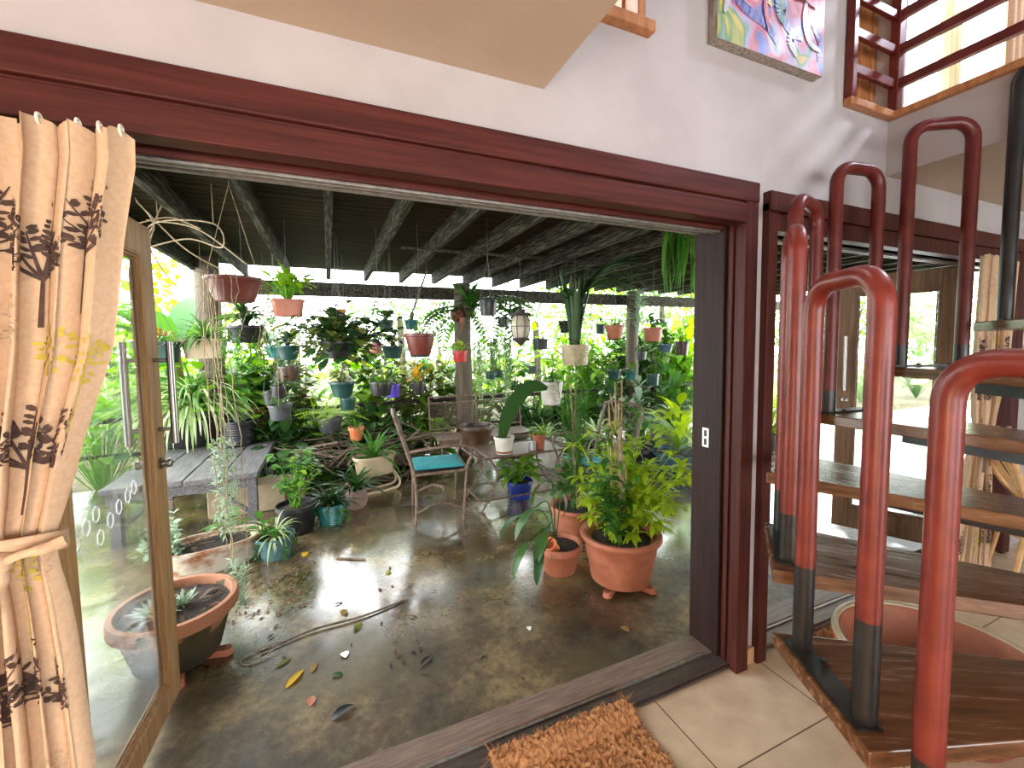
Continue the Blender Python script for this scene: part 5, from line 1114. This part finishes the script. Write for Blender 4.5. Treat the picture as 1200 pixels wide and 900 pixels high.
for i, (u, Y, mat, fn, kw, lab) in enumerate((
    (215, 5.75, 'l_mid', 'fern', dict(n=40, L=.7, w=.16, lw=.04, el=(10, 85), pairs=14), 'ferny undergrowth right behind the spider-plant tub'),
    (268, 5.8, 'l_bright', 'broad', dict(n=90, h=1.1, L=.22, W=.15, el=(10, 88)), 'bright leafy shrub behind the black tray stack'),
    (300, 5.75, 'l_mid', 'stalk', dict(n=16, h=1.3, L=.2, W=.1, whorl=4, levels=7, lean=.4), 'leafy stems rising behind the olive urn'),
    (330, 5.45, 'l_dark', 'broad', dict(n=90, h=.75, L=.2, W=.12, el=(0, 88)), 'dark leafy undergrowth behind the black shrub pot'),
    (365, 5.5, 'l_mid', 'fern', dict(n=44, L=.75, w=.16, lw=.04, el=(5, 85), pairs=14), 'mid-green ferny undergrowth under the lime fern'),
    (405, 5.6, 'l_dark', 'strap', dict(n=110, L=.75, W=.045, el=(5, 85), droop=1.3), 'dark strap undergrowth below the small orange clay pot'),
    (440, 5.65, 'l_dark', 'broad', dict(n=90, h=.8, L=.22, W=.13, el=(0, 88)), 'dark broad-leaved undergrowth behind the wheelbarrow planter'),
    (478, 5.7, 'l_mid', 'strap', dict(n=110, L=.95, W=.05, el=(10, 85), droop=1.2), 'green strap undergrowth behind the back of the first iron chair'),
    (375, 6.3, 'l_bright', 'strap', dict(n=120, L=1.3, W=.06, el=(25, 85), droop=1.2), 'bright strap shrub in the gap under the green bowls'),
    (430, 6.4, 'l_bright', 'broad', dict(n=120, h=1.35, L=.28, W=.17, el=(15, 88)), 'bright broad-leaved shrub under the black and violet pots'),
    (300, 6.45, 'l_bright', 'broad', dict(n=120, h=1.5, L=.3, W=.2, el=(15, 88)), 'bright broad-leaved shrub under the two teal bowls'),
    (520, 6.4, 'l_olive', 'broad', dict(n=90, h=1.2, L=.26, W=.13, el=(15, 88)), 'olive shrub beside the bench post'),
    (625, 5.75, 'l_dark', 'strap', dict(n=120, L=.95, W=.05, el=(15, 88), droop=1.2), 'dark strap undergrowth beyond the white tub'),
    (665, 5.7, 'l_mid', 'strap', dict(n=130, L=1.05, W=.045, el=(15, 88), droop=1.2), 'fine strap undergrowth beyond the brown clay pot'),
    (715, 5.75, 'l_dark', 'broad', dict(n=110, h=.95, L=.28, W=.14, el=(0, 88)), 'dark broad undergrowth under the small green bowls'),
    (745, 5.6, 'l_silver', 'broad', dict(n=60, h=.8, L=.32, W=.12, el=(10, 88)), 'silvery undergrowth beneath the air-plant post'),
    (790, 5.6, 'l_mid', 'broad', dict(n=120, h=1.1, L=.3, W=.16, el=(0, 88)), 'green broad undergrowth against the dark jamb'),
    (690, 6.5, 'l_bright', 'stalk', dict(n=26, h=1.75, L=.24, W=.09, whorl=6, levels=8, lean=.3, r=.01), 'tall bright leafy stems behind the cream hanging pot'),
    (735, 6.5, 'l_mid', 'stalk', dict(n=26, h=1.8, L=.24, W=.09, whorl=6, levels=8, lean=.3, r=.01), 'tall mid-green leafy stems beneath the ribbed pink pot'),
    (785, 6.5, 'l_bright', 'stalk', dict(n=26, h=1.8, L=.28, W=.11, whorl=6, levels=8, lean=.3, r=.01), 'tall bright leafy stems beneath the fibre basket'))):
    clump(lab, u, Y, mat, fn, kw, z=PZ if Y < 5.93 else GZ, name='undergrowth_shrub')
for i, (u, Y, mat, h, lab) in enumerate((
    (312, 6.2, 'l_mid', 1.75, 'tall leafy stems among the two teal bowls'), (352, 6.15, 'l_olive', 1.6, 'tall olive stems beneath the window-box planter'), (425, 6.2, 'l_mid', 1.65, 'tall leafy stems under the dark broad-leaved plant'),
    (470, 6.15, 'l_olive', 1.75, 'tall olive stems beside the maroon pot'), (512, 6.3, 'l_mid', 1.6, 'tall leafy stems left of the bench post'), (600, 6.25, 'l_mid', 1.45, 'tall leafy stems below the lantern'), (648, 6.2, 'l_bright', 1.7, 'tall bright stems behind the two-tone pot'), (560, 6.3, 'l_bright', 1.3, 'bright leafy stems right of the bench post'))):
    clump(lab, u, Y, mat, 'stalk', dict(n=10, h=h, L=.22, W=.11, whorl=4, levels=8, lean=.25, r=.008, z0=.3), z=GZ, name='leafy_shrub', stem=None)
# banana and palm
bp_ = thing('banana_plant', 'banana plant with huge leaves behind the left end of the patio', 'banana plant', (gx(205, 5.75), 5.75, PZ)); m = MB()
for az, el, L in ((2.6, 55, 1.3), (-.1, 50, 1.25), (-.4, 35, 1.35), (1.2, 70, 1.3), (-1.8, 50, 1.2), (3.6, 40, 1.3), (-2.6, 66, 1.2)): m.leaf((0, 0, 1.5), V((math.cos(az)*math.cos(math.radians(el)), math.sin(az)*math.cos(math.radians(el)), math.sin(math.radians(el)))), L, .42, 1.3, 9, 'x', .12)
m.build('leaves', 'l_mid', bp_, smooth=60); MB().tube([(0, 0, 0), (.02, 0, .8), (0, 0, 1.6)], [.1, .08, .06], 12).build('stem', 'l_olive', bp_)
for lab, u, Y, h, n in (('palm with feathery fronds beyond the lantern', 628, 7.9, 2.1, 18), ('palm with feathery fronds above the plain terracotta pot', 775, 8.2, 2.6, 18), ('palm at the back left of the mesh bench', 470, 8.6, 2.2, 16)):
    t = thing('garden_palm', lab, 'palm', (gx(u, Y), Y, GZ), 'palms beyond the patio'); m = MB(); g_fern(m, n, 1.7, .42, (10, 80), 1.4, 24, .04); m.build('fronds', 'l_mid', t, (0, 0, h)); MB().tube([(0, 0, 0), (.05, 0, h*.5), (0, 0, h)], [.09, .07, .06], 10).build('trunk', 'post', t)
for i, (lab, u, Y, zc, rad, n, L, W, mat) in enumerate((
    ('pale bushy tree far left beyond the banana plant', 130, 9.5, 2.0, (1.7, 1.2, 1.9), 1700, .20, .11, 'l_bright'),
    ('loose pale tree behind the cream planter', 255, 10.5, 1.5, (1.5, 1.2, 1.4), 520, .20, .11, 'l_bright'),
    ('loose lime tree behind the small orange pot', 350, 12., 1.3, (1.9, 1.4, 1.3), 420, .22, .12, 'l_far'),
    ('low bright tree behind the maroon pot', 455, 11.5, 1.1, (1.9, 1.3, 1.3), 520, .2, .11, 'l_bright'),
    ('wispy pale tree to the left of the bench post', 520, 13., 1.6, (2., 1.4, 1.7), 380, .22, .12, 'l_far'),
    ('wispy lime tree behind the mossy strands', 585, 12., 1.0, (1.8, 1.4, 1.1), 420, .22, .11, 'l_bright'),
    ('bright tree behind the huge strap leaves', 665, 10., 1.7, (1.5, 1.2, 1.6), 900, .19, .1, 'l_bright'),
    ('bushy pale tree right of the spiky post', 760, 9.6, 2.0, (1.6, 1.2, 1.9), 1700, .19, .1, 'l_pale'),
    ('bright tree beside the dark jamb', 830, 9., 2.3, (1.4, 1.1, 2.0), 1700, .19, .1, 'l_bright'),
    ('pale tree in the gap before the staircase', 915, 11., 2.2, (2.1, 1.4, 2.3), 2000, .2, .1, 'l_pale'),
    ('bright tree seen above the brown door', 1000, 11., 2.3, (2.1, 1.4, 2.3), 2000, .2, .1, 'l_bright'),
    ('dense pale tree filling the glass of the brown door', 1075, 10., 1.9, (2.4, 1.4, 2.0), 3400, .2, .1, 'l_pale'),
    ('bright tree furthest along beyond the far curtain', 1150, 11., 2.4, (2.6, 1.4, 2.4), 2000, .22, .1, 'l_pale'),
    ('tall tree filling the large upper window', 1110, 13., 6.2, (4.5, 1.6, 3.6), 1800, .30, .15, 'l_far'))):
    tree(lab, u, Y, zc, rad, n, L, W, mat)
# ---- little speaker box under the roof at the far doorway
b = at_y(985, 300, 3.6); sb = thing('hanging_speaker', 'small dark box hanging under the roof outside the far doorway', 'speaker', (b.x, b.y, b.z)); MB().box((-.08, -.06, -.12), (.08, .06, .12)).build('case', 'potblack', sb, bevel=.012); MB().box((-.065, -.064, -.1), (.065, -.06, .1)).build('grille', 'wire', sb); MB().tube([(0, 0, .12), (0, 0, 2.36-b.z)], .008, 6).build('bracket', 'wire', sb)

# ------------------------------------------------------------------ light
w = bpy.data.worlds.new('sky'); S.world = w; w.use_nodes = True; nt = w.node_tree; bg = nt.nodes['Background']
bg.inputs[0].default_value = (.93, .97, 1., 1); bg.inputs[1].default_value = 11
def light(name, kind, loc, power, col, size=1., target=None, sy=None, spread=None):
    l = bpy.data.lights.new(name, kind); l.energy = power; l.color = col; o = bpy.data.objects.new(name, l); COL.objects.link(o); o.location = loc
    if kind == 'AREA':
        l.size = size
        if sy: l.shape = 'RECTANGLE'; l.size_y = sy
        if spread: l.spread = spread
    elif kind == 'POINT': l.shadow_soft_size = size
    elif kind == 'SUN': l.angle = size
    if target: o.rotation_euler = (V(target)-V(loc)).to_track_quat('-Z', 'Y').to_euler()
    return o
light('sun', 'SUN', (8, 8, 12), 5, (1., .97, .88), .06, (4.3, 6.0, 0))
light('upstairs_window_daylight', 'AREA', (4.9, -.1, 4.85), 130, (.82, .84, 1.), .35, (1.9, 1.31, 2.2))
light('warm_fill', 'POINT', (-1.1, -.7, 1.0), 85, (1., .66, .38), .25)  # added fill without a known lamp, warms the left wall and soffit
light('stairwell_fill', 'AREA', (1.7, -1.2, 5.1), 14, (.80, .84, 1.), 1.6, (1.7, -.6, 0))  # added cool fill below a closed ceiling that has no skylight
vs_ = S.view_settings; S.display_settings.display_device = 'sRGB'; vs_.view_transform = 'Standard'; vs_.look = 'None'; vs_.gamma = 1; vs_.use_curve_mapping = False; vs_.exposure = .17
